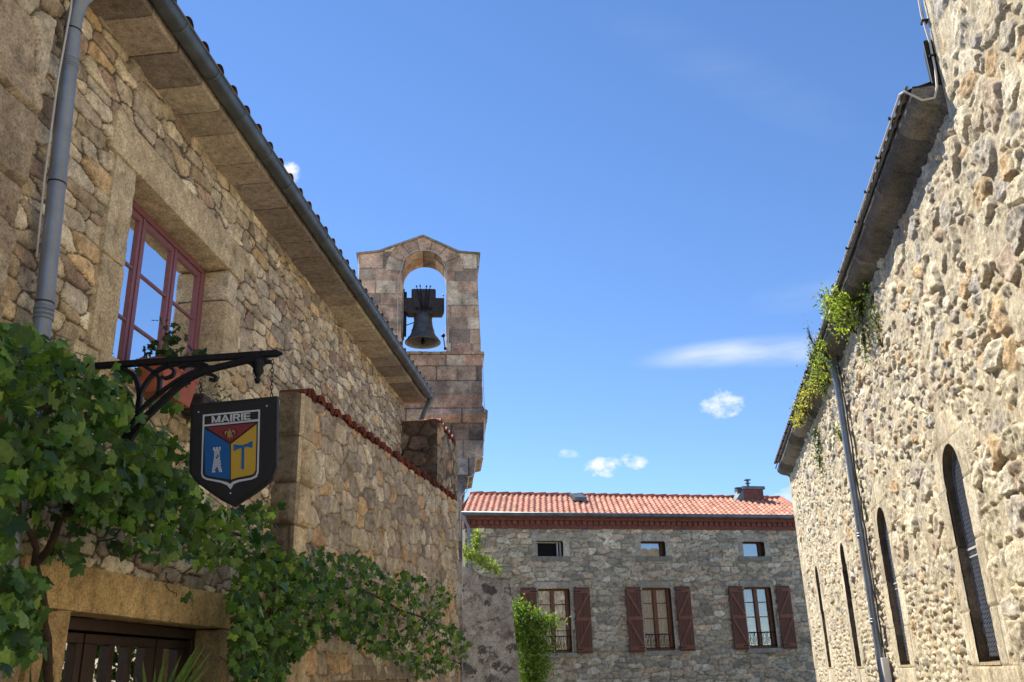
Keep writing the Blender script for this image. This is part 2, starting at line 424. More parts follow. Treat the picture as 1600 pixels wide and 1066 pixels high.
def strip(name, fr, line, w0, w1, mat, parent, step=.03, pat=None, line2=None, closed=False, smooth=True):
    """surface swept from outline 'line' at depth w0 to 'line2' at depth w1, coloured/roughened by pat(s, depth)"""
    pts = list(line)+([line[0]] if closed else []); l2 = line2 or line; pt2 = list(l2)+([l2[0]] if closed else [])
    PA = []; PB = []; SS = []; s = 0
    for i in range(len(pts)-1):
        a, b = np.array(pts[i]), np.array(pts[i+1]); a2, b2 = np.array(pt2[i]), np.array(pt2[i+1])
        ln = np.linalg.norm(b-a); n = max(1, int(ln/step))
        for k in range(n+(1 if i == len(pts)-2 else 0)):
            t = k/n; PA.append(a+(b-a)*t); PB.append(a2+(b2-a2)*t); SS.append(s+ln*t)
        s += ln
    PA = np.array(PA); PB = np.array(PB); SS = np.array(SS); m = max(2, int(abs(w1-w0)/step)+1); ts = np.linspace(0, 1, m)
    Pq = PA[:, None, :]*(1-ts)[None, :, None]+PB[:, None, :]*ts[None, :, None]; Wq = np.broadcast_to(w0+(w1-w0)*ts, Pq.shape[:2])
    V = fr.P(Pq[..., 0].ravel(), Pq[..., 1].ravel(), Wq.ravel())
    Sg = np.repeat(SS, m); h, c = pat(Sg, Wq.ravel())
    tg = np.gradient(PA, axis=0); nn = np.stack([tg[:, 1], -tg[:, 0]], 1); nn /= (np.linalg.norm(nn, axis=1)[:, None]+1e-9)
    edge = np.minimum(ts, 1-ts) > 1e-6
    hh = h*np.tile(edge, len(SS)); NN = np.repeat(nn, m, 0)
    V = V+(fr.u*NN[:, :1]+np.array([0, 0, 1.])*NN[:, 1:])*hh[:, None]
    n = len(SS); idx = np.arange(n*m).reshape(n, m)
    q = np.stack([idx[:-1, :-1], idx[1:, :-1], idx[1:, 1:], idx[:-1, 1:]], -1).reshape(-1, 4)
    return mobj(name, V, q, mat, parent, col=c, smooth=smooth)
def rblock(mb, fr, u0, u1, z0, z1, w0, w1, col, seed=0, res=.03, rough=.006, rnd=.015, bright=.0):
    """a single dressed stone: rounded box with hand-worked faces"""
    def grid(n): return max(2, int(n/res)+1)
    c0 = np.array([(u0+u1)/2, (z0+z1)/2, (w0+w1)/2]); hs = np.array([(u1-u0)/2, (z1-z0)/2, (w1-w0)/2])
    for ax in range(3):
        for sg in (-1, 1):
            o = [k for k in range(3) if k != ax]; na, nb = grid(hs[o[0]]*2), grid(hs[o[1]]*2)
            a = np.linspace(-1, 1, na+1); b = np.linspace(-1, 1, nb+1); Aa, Bb = np.meshgrid(a, b, indexing='ij')
            p = np.zeros(Aa.shape+(3,)); p[..., ax] = sg*hs[ax]; p[..., o[0]] = Aa*hs[o[0]]; p[..., o[1]] = Bb*hs[o[1]]
            r = min(rnd, hs.min()*.8); inner = np.clip(p, -(hs-r), hs-r); dv = p-inner; ln = np.linalg.norm(dv, axis=-1, keepdims=True)+1e-9
            nd = dv/ln; q = inner+nd*r
            pos = q+c0
            dis = (fbm((pos[..., 0]+pos[..., 2]*.7)/.09, (pos[..., 1]+pos[..., 2]*.6)/.09, seed, 4)*2*rough)
            q = q+nd*dis[..., None]+c0
            V = fr.P(q[..., 0].ravel(), q[..., 1].ravel(), q[..., 2].ravel()); idx = np.arange(q.shape[0]*q.shape[1]).reshape(q.shape[:2])
            F = np.stack([idx[:-1, :-1], idx[1:, :-1], idx[1:, 1:], idx[:-1, 1:]], -1).reshape(-1, 4)
            k = (1+fbm(pos[..., 0].ravel()/.15, pos[..., 1].ravel()/.15+pos[..., 2].ravel()*3, seed+4, 3)*.35)[:, None]
            mb.add(V, F.tolist(), col=np.asarray(col)[None, :]*k)
def arch(u0, u1, z0, zt, n=14):
    r = (u1-u0)/2; c = (u0+u1)/2; sp = zt-r
    return [(u0, z0)]+[(c-r*math.cos(math.pi*k/n), sp+r*math.sin(math.pi*k/n)) for k in range(n+1)]+[(u1, z0)]

# ================================================================== GROUND
def build_ground():
    n = 60; x = np.linspace(-300, 300, n+1); X, Yy = np.meshgrid(x, x, indexing='ij')
    V = np.stack([X.ravel(), Yy.ravel(), np.zeros(X.size)], 1); idx = np.arange(X.size).reshape(X.shape)
    q = np.stack([idx[:-1, :-1], idx[1:, :-1], idx[1:, 1:], idx[:-1, 1:]], -1).reshape(-1, 4)
    o = mobj('ground', V, q, M_soil); o['kind'] = 'structure'
build_ground()

WARM = [(223, 202, 161), (208, 188, 149), (196, 176, 143), (235, 216, 176), (185, 166, 138), (218, 188, 141), (200, 176, 135), (218, 202, 171), (178, 161, 138), (225, 185, 126), (188, 155, 126), (239, 220, 182), (211, 192, 157)]
LIT = [(190, 172, 138), (178, 160, 128), (200, 182, 148), (168, 150, 122), (176, 150, 112)]

# ================================================================== TOWN HALL (left)
def build_town_hall():
    root = thing('town_hall', 'warm rubble stone town hall with a mauve window, stone eaves and a zinc gutter', 'building', L.P(8, 0, 0))
    win = [(5.93, 3.9), (7.755, 3.9), (7.755, 5.45), (5.93, 5.45)]
    door = [(5.85, -.2), (8.26, -.2), (8.26, 2.09), (5.85, 2.09)]
    us = steps(4.6, 15.6, lambda u: .011+max(0, u-6)*.0016)
    us = np.unique(np.concatenate([us[(abs(us-5.93) > .006) & (abs(us-7.755) > .006) & (abs(us-5.85) > .006) & (abs(us-8.26) > .006)], [5.93, 7.755, 5.85, 8.26]]))
    zs = steps(0, 6.42, lambda z: .1 if z < 1.3 else (.022 if z < 2.4 else .0125))
    pt = mk_rubble(.30, .125, 3, WARM, (100, 87, 70), amp=.026, mort=.006, bev=.008, tilt=.07, rough=.018, wv=.22, warp=.026, bright=.20, jit=.46, mlev=.10, smear=.15, p=3.2, jz=.7, ds=.32)
    pt2 = mk_rubble(.23, .105, 5, WARM, (100, 87, 70), amp=.026, mort=.005, bev=.008, tilt=.08, rough=.018, wv=.22, warp=.024, bright=.20, jit=.46, mlev=.08, smear=.12, p=3.2, jz=.7, ds=.32)
    def pm(u, z):
        h1, c1 = pt(u, z); h2, c2 = pt2(u, z); k = (u+fbm(u/1.5, z/1.5, 8, 2)*5) > 8.4
        dark = u < 4.9
        h = np.where(k, h2, h1); c = np.where(k[:, None], c2, c1)
        return h, c
    hf('wall', L, us, zs, pm, M_wall, root, holes=[win, door])
    # rest of the body (behind, far side, back end of the near side)
    mb = MB(); mb.box(L, 4.4, 15.58, 0, 6.42, -7.5, -.45, lin((150, 134, 108)))
    mb.box(L, 15.3, 15.59, 0, 6.42, -.45, -.01, lin((150, 134, 108)))
    mb.build('masonry_core', M_wall, root)
    # window surround
    mb = MB(); c = lin((194, 178, 148))
    rblock(mb, L, 5.55, 8.1, 5.45, 5.80, -.25, .052, lin((200, 184, 154)), 1, .03, .009, .02)
    mb.build('window_lintel', M_block, root, smooth=True)
    mb = MB(); rblock(mb, L, 5.62, 5.93, 4.62, 5.44, -.3, .048, lin((200, 186, 158)), 2, .03, .01, .02)
    rblock(mb, L, 5.62, 5.935, 3.88, 4.61, -.3, .05, c, 3, .03, .01, .02)
    rblock(mb, L, 5.45, 5.93, 3.4, 3.87, -.2, .045, c, 4, .03, .01, .02)
    mb.build('window_jamb', M_block, root, smooth=True)
    mb = MB(); rblock(mb, L, 7.755, 7.98, 5.13, 5.44, -.3, .048, lin((204, 192, 168)), 5, .03, .008, .02)
    rblock(mb, L, 7.755, 8.12, 4.45, 5.12, -.3, .05, c, 6, .03, .01, .02)
    rblock(mb, L, 7.75, 8.02, 3.88, 4.44, -.3, .046, c*.95, 7, .03, .01, .02)
    mb.build('window_jamb', M_block, root, smooth=True)
    mb = MB(); rblock(mb, L, 5.75, 7.95, 3.76, 3.9, -.3, .06, lin((190, 176, 150)), 8, .03, .006, .015)
    mb.build('window_sill', M_block, root, smooth=True)
    # mauve window
    fz0, fz1, fu0, fu1 = 3.9, 5.45, 5.94, 7.75
    mb = MB(); fw = .05; wd0, wd1 = -.26, -.19
    mb.box(L, fu0, fu0+fw, fz0, fz1, wd0, wd1); mb.box(L, fu1-fw-.02, fu1, fz0, fz1, wd0, wd1)
    mb.box(L, fu0+fw, fu1-fw-.02, fz1-.06, fz1, wd0, wd1); mb.box(L, fu0+fw, fu1-fw-.02, fz0, fz0+.05, wd0, wd1)
    fr = mb.build('window_frame', M_mauve, root, bevel=.006)
    for (a, b) in ((5.99, 6.515), (6.535, 7.105), (7.125, 7.66)):
        mb = MB(); st = .050; z0, z1 = fz0+.06, fz1-.075; w0, w1 = -.24, -.195
        mb.box(L, a, a+st, z0, z1, w0, w1); mb.box(L, b-st, b, z0, z1, w0, w1)
        mb.box(L, a+st, b-st, z1-st, z1, w0, w1); mb.box(L, a+st, b-st, z0, z0+st, w0, w1)
        for zz in (4.885, 4.42): mb.box(L, a+st, b-st, zz-.012, zz+.012, w0+.012, w1-.006)
        mb.box(L, b-.006, b+.026, z0, z1, w1+.001, w1+.010)
        s_ = mb.build('casement', M_mauve, fr, bevel=.005)
    mb = MB(); mb.box(L, 6.0, 7.68, fz0+.05, fz1-.06, -.222, -.218); mb.build('glass', M_glass, root)
    mb = MB(); mb.box(L, 5.94, 7.75, fz0, fz1, -.44, -.42); mb.build('dark_room', M_dark, root)
    # stone eave slabs, each laid side by side
    mb = MB(); u = 3.6; k = 0
    while u < 15.75:
        wdt = .34+.22*random.random(); e = min(u+wdt, 15.78)
        tone = 1+(random.random()-.5)*.34
        base = lin(random.choice([(176, 164, 150), (190, 178, 160), (158, 147, 138), (196, 184, 164), (148, 138, 130)]))*tone
        rblock(mb, L, u+.004, e-.004, 6.36+random.random()*.012, 6.47, -.2, .41+random.random()*.012, base, 20+k, .04, .007, .012); u = e; k += 1
    mb.build('eave_slabs', M_slab, root, smooth=True)
    # gutter
    def gut(fr_, u0, u1, w, z, r=.078, seam=.62):
        mb = MB(); n = 14; uu = [u0, u1]; V = []
        for uq in (u0, u1):
            for s_ in (r, r-.006):
                for k in range(n+1):
                    q = math.pi+math.pi*k/n; V.append(fr_.P(uq, z+math.sin(q)*s_, w+math.cos(q)*s_))
        m = n+1; F = []
        for k in range(n):
            F += [[k, k+1, 2*m+k+1, 2*m+k], [m+k, m+k+1, 3*m+k+1, 3*m+k], [k, k+1, m+k+1, m+k], [2*m+k, 2*m+k+1, 3*m+k+1, 3*m+k]]
        mb.add(V, F)
        mb.tube([fr_.P(u0, z+.004, w+r), fr_.P(u1, z+.004, w+r)], .011, 8)
        x = u0+.3
        while x < u1:
            V = []
            for uq in (x, x+.018):
                for k in range(n+1):
                    q = math.pi+math.pi*k/n; V.append(fr_.P(uq, z+math.sin(q)*(r+.004), w+math.cos(q)*(r+.004)))
            mb.add(V, [[k, k+1, m+k+1, m+k] for k in range(n)]); x += seam*(.9+.2*random.random())
        return mb
    gt = gut(L, 3.4, 15.62, .498, 6.475); gt.build('gutter', M_zincd, root, smooth=True)
    mb = MB(); mb.tube([L.P(15.6, 6.44, .5), L.P(15.68, 6.38, .47), L.P(15.74, 6.2, .36), L.P(15.76, 5.98, .28), L.P(15.76, 5.6, .25)], .048, 12)
    mb.build('outlet_pipe', M_zincd, root, smooth=True)
    # barrel tile roof
    tile_sheet('roof_tiles', L, root, 3.3, 15.8, .30, 6.500, .525, 17, 4.2, (130, 84, 66), .075)
    # downpipe
    dp = MB(); pts = [L.P(4.69, 6.28, .42), L.P(4.70, 6.24, .33), L.P(4.715, 6.1, .18), L.P(4.73, 5.95, .145), L.P(4.93, 3.8, .145), L.P(4.98, 2.3, .145), L.P(5.0, .1, .145)]
    dp.tube(pts, [.055]*7, 20)
    def pa(z):
        zz = [p[2] for p in pts][::-1]; return np.array([np.interp(z, zz, [p[i] for p in pts][::-1]) for i in range(3)])
    for z in (5.62, 5.58, 3.86, 3.83, 3.80, 3.62): dp.tube([pa(z)-[0, 0, .012], pa(z)+[0, 0, .012]], .061, 20)
    d = dp.build('downpipe', M_zinc, root, smooth=True)
    for z in (5.86, 4.72, 3.9, 2.5): mb = MB(); mb.tube([pa(z)-[0, 0, .005], pa(z)+[0, 0, .005]], .058, 20); mb.build('pipe_band', M_cabled, d)
    mb = MB(); mb.tube([L.P(4.62, 6.5, .16), L.P(4.645, 5.95, .17), L.P(4.67, 5.4, .15), L.P(4.75, 4.7, .12), L.P(4.86, 4.2, .08)], .007, 6); mb.build('telephone_cable', M_cable, root)
    # entrance: lintel, jambs, door
    mb = MB(); rblock(mb, L, 5.28, 8.52, 2.09, 2.39, -.22, .05, lin((198, 170, 122)), 31, .025, .008, .015); mb.build('door_lintel', M_block, root, smooth=True)
    mb = MB(); z = 0
    for k, (a, b) in enumerate(((0, .7), (.7, 1.42), (1.42, 2.085))):
        rblock(mb, L, 8.26, 8.52, a+.003, b-.003, -.22, .045, lin((178, 152, 112)), 40+k, .03, .008, .012)
    mb.build('door_jamb', M_block, root, smooth=True)
    mb = MB()
    for k, (a, b) in enumerate(((0, .7), (.7, 1.3), (1.3, 2.085))):
        rblock(mb, L, 5.45, 5.85, a+.003, b-.003, -.22, .045, lin((178, 152, 112)), 50+k, .03, .008, .012)
    mb.build('door_jamb', M_block, root, smooth=True)
    D0, D1 = -.30, -.24
    mb = MB(); mb.box(L, 5.85, 8.26, 2.0, 2.085, D0, D1+.05); mb.box(L, 5.85, 5.92, 0, 2.0, D0, D1+.05); mb.box(L, 8.19, 8.26, 0, 2.0, D0, D1+.05)
    dr = mb.build('door_frame', M_door, root, bevel=.006)
    def leaf(a, b, panes):
        mb = MB(); zt, zb = 1.985, .03; pz = 1.915; st = (b-a-sum(p[1]-p[0] for p in panes))
        mb.box(L, a, b, pz, zt, D0+.01, D1+.01); mb.box(L, a, b, zb, .9, D0+.01, D1+.01)
        xs = [a]+[x for p in panes for x in p]+[b]
        for i in range(0, len(xs), 2):
            if xs[i+1]-xs[i] > .002: mb.box(L, xs[i], xs[i+1], .9, pz, D0+.01, D1+.01)
        mb.box(L, a+.03, b-.03, .15, .8, D0, D1+.02)
        o = mb.build('door_leaf', M_door, root, bevel=.005)
        g = MB()
        for p in panes: g.box(L, p[0], p[1], .9, pz, D1-.035, D1-.03)
        g.build('pane', M_glassd, o)
    leaf(5.925, 6.505, [(6.0, 6.2), (6.25, 6.43)]); leaf(6.53, 7.60, [(6.70, 6.88), (6.95, 7.16), (7.23, 7.43)]); leaf(7.625, 8.185, [(7.75, 8.02)])
    mb = MB(); mb.box(L, 5.85, 8.26, 0, 2.08, -.44, -.42); mb.build('dark_hall', M_dark, root)
def tile_sheet(name, fr, parent, u0, u1, pitch, z, w, ang, depth, rgb, amp=.05, rowlen=.38, var=.25, mat=None, skew=None, rise=.022):
    """canal-tile roof: waves across, stepped courses up the slope"""
    nu = max(1, int(round((u1-u0)/pitch))); per = 8
    uu = np.linspace(u0, u1, nu*per+1); a = math.radians(ang)
    rows = []; t = 0
    while t < depth: rows += [(t, rise), (min(t+rowlen, depth), 0.0)]; t += rowlen
    R_ = np.array(rows); Ug, Ri = np.meshgrid(uu, np.arange(len(R_)), indexing='ij')
    ph = (Ug-u0)/pitch*2*np.pi; wave = -np.cos(ph); wave = np.sign(wave)*np.abs(wave)**.75*amp/2
    s = R_[Ri, 0]; lift = R_[Ri, 1]+wave+amp/2
    ci = np.floor((Ug-u0)/pitch*1.0); ri = np.floor(Ri/2)
    jt = (hsh(ci, ri, 3)-.5)*.012
    if skew:
        Ug = Ug+(skew[0]+(skew[1]-skew[0])*(Ug-u0)/(u1-u0))*s/depth
    Z = z+s*math.sin(a)+lift*math.cos(a)+jt*0.5; W = w-s*math.cos(a)+lift*math.sin(a)
    V = fr.P(Ug.ravel(), Z.ravel(), W.ravel()); idx = np.arange(Ug.size).reshape(Ug.shape)
    q = np.stack([idx[:-1, :-1], idx[1:, :-1], idx[1:, 1:], idx[:-1, 1:]], -1).reshape(-1, 4)
    r = hsh(ci, ri, 7); r2 = hsh(ci, ri, 9)
    c = lin(rgb)[None, None, :]*(1+(r-.5)*2*var)[..., None]*np.stack([np.ones_like(r2), 1+(r2-.5)*.25, 1+(r2-.5)*.35], -1)
    o = mobj(name, V, q, mat or M_tile, parent, col=c.reshape(-1, 3), smooth=False)
    return o
build_town_hall()

# ------------------------------------------------------------------ neighbouring block wall (far left)
def build_neighbour():
    root = thing('block_house', 'house wall of large squared pale stones left of the grey downpipe', 'building', L.P(2, 0, .1))
    us = steps(-4, 4.6, lambda u: .05 if u < 3 else .013); zs = steps(0, 8, lambda z: .1 if z < 2.6 or z > 6.4 else .013)
    cols = [(179, 162, 136), (169, 151, 126), (188, 175, 151), (160, 143, 119), (177, 156, 126)]
    p1 = mk_rubble(.85, .52, 21, cols, (112, 96, 76), amp=.045, mort=.007, bev=.02, tilt=.04, rough=.03, wv=.2, warp=.03, bright=.14, jit=.36, mlev=.1, smear=.15, p=3.5, jz=.5)
    hf('wall', L, us, zs, p1, M_block, root, woff=.08)
    mb = MB(); mb.box(L, -4, 4.6, 0, 8, -6, .07, lin((160, 140, 112))); mb.build('masonry_core', M_block, root)
build_neighbour()

# ------------------------------------------------------------------ lean-to, annex
def canal_edge(name, fr, parent, u0, u1, z, w0, w1, pitch=.29, r=.105, rgb=(126, 66, 50), rise=.0):
    """row of canal tile ends: cover tiles over channel tiles, laid along w"""
    mb = MB(); n = int((u1-u0)/pitch); seg = 8
    for i in range(n):
        u = u0+(i+.5)*pitch+(random.random()-.5)*.02; jz = (random.random()-.5)*.012; jw = (random.random()-.5)*.03
        for kind in (0, 1):
            uc = u+(pitch/2 if kind else 0); zc = z+(.06 if kind else .0)*0+jz+(.075 if kind == 0 else .055)
            V = []; rr = r*(1 if kind == 0 else .9)
            for (w, rad) in ((w1+jw-(0 if kind == 0 else .03), rr), (w0, rr*.85)):
                for t in (rad, rad-.014):
                    for k in range(seg+1):
                        q = math.pi*k/seg; sgn = -1 if kind == 0 else 1
                        zz = zc-.075+math.sin(q)*t if kind == 0 else zc+.0-math.sin(q)*t*.75
                        V.append(fr.P(uc+math.cos(q)*t, zz+rise*(w1-w), w))
            m = seg+1; F = []
            for k in range(seg):
                F += [[k, k+1, m+k+1, m+k], [k, k+1, 2*m+k+1, 2*m+k], [m+k, m+k+1, 3*m+k+1, 3*m+k]]
            F += [[0, m, 3*m, 2*m], [seg, m+seg, 3*m+seg, 2*m+seg]]
            c = lin(rgb)*(1+(random.random()-.5)*.6); mb.add(V, F, c)
    return mb.build(name, M_tile, parent, smooth=True)
def build_leanto():
    root = thing('lean_to', 'projecting low rubble building with red canal tile edge beside the hanging sign', 'building', L.P(12, 0, .4))
    us = steps(9.14, 16.32, lambda u: .016+max(0, u-9)*.0022); zs = steps(0, 4.67, lambda z: .1 if z < 1.3 else .015)
    cols = [(211, 190, 151), (198, 179, 142), (222, 205, 168), (185, 166, 136), (179, 162, 138), (216, 172, 116), (205, 183, 146), (190, 170, 136), (168, 149, 125)]
    pt = mk_rubble(.27, .19, 9, cols, (134, 118, 94), amp=.034, mort=.006, bev=.009, tilt=.09, rough=.022, wv=.25, warp=.03, bright=.18, jit=.46, mlev=.10, smear=.12, p=3., jz=.8, ds=.3)
    big = ashlar([0, .5, 1.0, 1.45, 1.9, 2.35, 2.85, 3.2, 3.66, 4.18, 4.8], 12, cols[:4], (100, 84, 64), gap=.01, amp=.05, wmin=.4, wmax=.55, rough=.02, bev=.05)
    def pm(u, z):
        h, c = pt(u, z); j = np.floor(z/.5); edge = 9.14+.18+.22*hsh(j, j*0, 4)+fbm(z/.3, z*0, 3, 2)*.05
        hb, cb = big(u, z); k = u < edge; return np.where(k, hb, h), np.where(k[:, None], cb, c)
    nwin = [(10.4, 0.9), (13.35, .9), (13.35, 1.62), (10.4, 1.62)]
    hf('wall', A, us, zs, pm, M_wall, root, holes=[nwin], fade=[(9.14, .04)])
    mb = MB(); rblock(mb, A, 10.2, 13.5, 1.62, 1.80, -.3, .03, lin((150, 136, 116)), 61, .04, .008, .015); mb.build('window_lintel', M_block, root, smooth=True)
    mb = MB(); mb.box(A, 10.4, 13.35, 1.545, 1.62, -.2, -.02); mb.build('window_head', M_white, root)
    mb = MB(); mb.box(A, 10.4, 13.35, .9, 1.545, -.2, -.15); mb.build('window_pane', M_glassd, root)
    E = endframe(9.44); cu_ = float(A.P(9.14, 0, 0).dot(E.u)); es = steps(-3.6, cu_, lambda u: .013)
    pe = ashlar([0, .5, 1.0, 1.45, 1.9, 2.35, 2.85, 3.2, 3.66, 4.18, 4.8], 14, [(120, 108, 90), (132, 118, 98), (112, 102, 88)], (90, 78, 60), gap=.012, amp=.06, wmin=.5, wmax=.7, rough=.03, bev=.05)  # darker palette: grime plus the end face's shade put into the colour
    hf('end_wall', E, es, zs, pe, M_wall, root, fade=[(cu_, .04)])
    mb = MB()
    V = [np.concatenate([L.P(9.45, 0, -.0)[:2], [0]]), None]
    core = [L.P(9.46, 0, -.3), L.P(9.46, 0, .26), A.P(16.3, 0, -.03), L.P(17.2, 0, -.3)]
    top = [p+np.array([0, 0, 4.67]) for p in core]
    mb.add(core+top, [[0, 1, 2, 3], [4, 5, 6, 7], [0, 1, 5, 4], [1, 2, 6, 5], [2, 3, 7, 6]], lin((150, 134, 108))); mb.build('masonry_core', M_wall, root)
    canal_edge('tile_edge', A, root, 9.16, 16.3, 4.66, -.9, .055, .29, .11)
    mb = MB(); rblock(mb, E, -3.62, -3.30, 4.675, 4.71, -.25, .04, lin((118, 62, 48)), 65, .03, .004, .01); mb.build('verge_tile', M_tile, root)
build_leanto()
L2 = Fr(5.694, -2.94)
def build_annex():
    root = thing('annex_block', 'taller stone annex with tile edge between the low wall and belfry', 'building', L.P(16.5, 0, .5))
    cols = [(176, 156, 122), (164, 146, 116), (186, 168, 134), (150, 132, 108), (186, 146, 100)]
    pt = mk_rubble(.3, .24, 31, cols, (100, 84, 62), amp=.05, mort=.008, bev=.03, tilt=.2, rough=.03, wv=.3)
    hf('wall', L2, steps(15.5, 17.45, lambda u: .035), steps(0, 5.95, lambda z: .2 if z < 3 else .03), pt, M_wall, root, fade=[(15.5, .05)])
    E = endframe(15.5)
    pe = mk_rubble(.36, .26, 33, [(128, 114, 94), (104, 90, 76), (146, 132, 108), (96, 84, 74), (120, 100, 84)], (78, 66, 54), amp=.05, mort=.008, bev=.03, tilt=.2, rough=.03)  # near face coloured darker than the street wall, its shade painted in
    hf('end_wall', E, steps(-3.6, -2.94, lambda u: .025), steps(0, 5.95, lambda z: .2 if z < 3 else .025), pe, M_wall, root, fade=[(-2.94, .05)])
    mb = MB(); mb.box(L, 15.55, 17.42, 0, 5.93, -.5, .61, lin((150, 134, 108))); mb.build('masonry_core', M_wall, root)
    canal_edge('tile_edge', L2, root, 15.5, 17.5, 5.93, -.8, .06, .29, .11)
    mb = MB(); rblock(mb, E, -3.62, -2.90, 5.94, 5.985, -.3, .04, lin((120, 66, 50)), 66, .03, .004, .01); mb.build('verge_tile', M_tile, root)
build_annex()

# ------------------------------------------------------------------ belfry
BELC = [(206, 172, 144), (212, 180, 148), (192, 160, 134), (216, 190, 158), (180, 154, 132), (220, 200, 170), (160, 142, 124), (202, 162, 136)]
def build_belfry():
    root = thing('bell_tower', 'pinkish grey stone bell gable with arched opening above the corbelled tower', 'bell tower', T.P(-.4, 0, -.8))
    cxu = -.33; r = .54; hole = arch(cxu-r, cxu+r, 8.80, 11.42, 18)
    body = [(-1.90, 8.79), (1.0, 8.79), (.96, 10.2), (.94, 10.99), (.985, 11.03), (.995, 11.33), (.50, 11.37), (-.37, 11.80), (-1.44, 11.36), (-1.93, 11.30), (-1.90, 10.98)]
    pa = ashlar([8.7, 9.02, 9.37, 9.68, 9.99, 10.3, 10.62, 10.95, 11.4, 12], 51, BELC, (140, 126, 110), gap=.004, amp=.018, wmin=.45, wmax=.7, rough=.012, bev=.02, bright=.14, ds=.05)
    cl = [lin(c) for c in BELC]
    def vous(u, z):
        h, c = pa(u, z); dx = u-cxu; dz = z-10.88; rr = np.hypot(dx, dz); k = (rr < .95) & (dz > 0)
        an = np.arctan2(dz, dx)/math.pi*7; i = np.floor(an); d = np.minimum(np.minimum(an-i, 1-an+i)*.45*rr, abs(.95-rr))
        cc = pal(hsh(i, i*0, 5), cl)*(1+fbm(u/.2, z/.2, 3, 3)*.6)[:, None]*sst(d/.02)[:, None]+lin((110, 98, 88))*(1-sst(d/.02))[:, None]
        return np.where(k, .012*sst(d/.02)+fbm(u/.1, z/.1, 6, 3)*.012, h), np.where(k[:, None], cc, c)
    us = steps(-1.95, 1.02, lambda u: .02); zs = steps(8.79, 11.82, lambda u: .02)
    hf('gable_wall', T, us, zs, vous, M_bel, root, holes=[hole], keep=body)
    TB = Fr(85, -20.92)
    hf('gable_wall', TB, steps(-1.95, 1.02, lambda u: .06), steps(8.79, 11.82, lambda u: .06), vous, M_bel, root, holes=[hole], keep=body)
    strip('gable_side', T, body, 0, -.92, M_bel, root, .04, lambda s, w: ashlar([0, .3, .6, .9, 1.3, 1.7, 2.2, 2.7, 3, 4, 5, 6, 7, 8, 9, 10], 3, BELC, (110, 98, 88), rough=.01)(w, s), closed=True)
    strip('arch_intrados', T, hole, 0, -.92, M_bel, root, .03, lambda s, w: ashlar([0, .4, .75, 1.1, 1.5, 1.85, 2.1, 2.35, 2.6, 2.9, 3.2, 3.5, 3.8, 4.3, 4.8, 5.3, 6], 4, BELC, (96, 84, 76), gap=.01, rough=.012)(w, s))
    # coping
    mb = MB(); cc = lin((150, 140, 126))
    def cop(a, b, t=.06):
        (u0, z0), (u1, z1) = a, b; mb.prism(T, [(u0, z0), (u1, z1), (u1, z1+t), (u0, z0+t)], -.98, .06, cc)
    cop((-1.98, 11.30), (-1.44, 11.365), .05); cop((-1.445, 11.365), (-.37, 11.80), .055); cop((-.37, 11.80), (.505, 11.375), .055); cop((.50, 11.375), (1.03, 11.335), .05)
    mb.build('coping', M_bel, root, bevel=.012)
    mb = MB(); mb.lathe(T.P(-.36, 11.83, -.4), [(.0, .0), (.17, .0), (.17, .06), (.12, .10), (.10, .15), (.05, .19), (0, .20)], 16, lin((168, 152, 120))); mb.build('finial', M_bel, root, smooth=True)
    # tower below
    prof = [(-2.0, 0), (.51, 0), (.53, 5.0), (.47, 5.30), (.60, 5.50), (.62, 5.84), (.80, 5.87), (.83, 6.24), (1.02, 6.28), (1.04, 7.05), (1.12, 7.14), (1.14, 7.36), (1.06, 7.42), (1.02, 7.5), (1.02, 8.66), (1.08, 8.72), (1.08, 8.79), (-2.0, 8.79)]
    rows = [0, .5, 1, 1.5, 2, 2.5, 3, 3.5, 4, 4.4, 4.75, 5.08, 5.49, 5.86, 6.26, 6.67, 7.07, 7.42, 7.75, 8.1, 8.45, 8.72, 9]
    low = ashlar(rows, 71, BELC+[(150, 132, 116), (176, 148, 126)], (104, 94, 84), gap=.006, amp=.03, wmin=.4, wmax=.75, rough=.06, bev=.03, bright=.18, ds=.05)
    def lw(u, z):
        h, c = low(u, z); mo = np.exp(-((z-7.25)/.13)**2)*.10*(u > -.4)+np.where(z > 8.68, .05, 0)
        st = sst((fbm(u/.5, z/.9, 77, 4)+.02)*9)*np.clip((8.9-z)/1.2, 0, 1)
        g = np.clip((7.0-z)/1.4, 0, 1)[:, None]
        c = c*(1-g)+(c.mean(1)[:, None]*np.array([.98, 1.0, 1.0]))*g*.9
        return h+mo, c*(1-.45*st*.8)[:, None]
    hf('tower_wall', T, steps(-2, 1.16, lambda u: .024), steps(0, 8.79, lambda z: .1 if z < 1.4 else .024), lw, M_bel, root, keep=prof)
    strip('tower_side', T, prof, 0, -1.5, M_bel, root, .06, lambda s, w: ashlar(list(np.arange(0, 30, .42)), 3, BELC[:5], (90, 80, 72), rough=.02)(w, s), closed=True)
    # thin wire round the arch and down the corbels
    P_ = lambda pts, w=.03: [T.P(*T.at(x, y), w) for x, y in pts]
    mb = MB(); mb.tube(P_([(621, 548), (621.5, 470), (622, 440), (628, 418), (633, 402), (646, 394), (662, 391), (680, 394), (690, 404), (698, 424), (698.5, 470), (701, 552)]), .009, 5)
    mb.tube(P_([(754, 560), (755, 600), (757, 640)], .04), .009, 5)
    mb.tube(P_([(757, 640), (756, 690), (752, 716), (744, 720), (741, 742), (732, 748), (729, 770), (721, 776), (720, 800), (718, 840)], .1), .010, 5)
    mb.build('lightning_wire', M_cable, root)
    # bell
    bl = thing('church_bell', 'weathered bronze bell hanging in the arched opening of the belfry', 'bell', T.P(-.36, 9.2, -.44))
    c0 = T.P(-.365, 0, -.44); mb = MB()
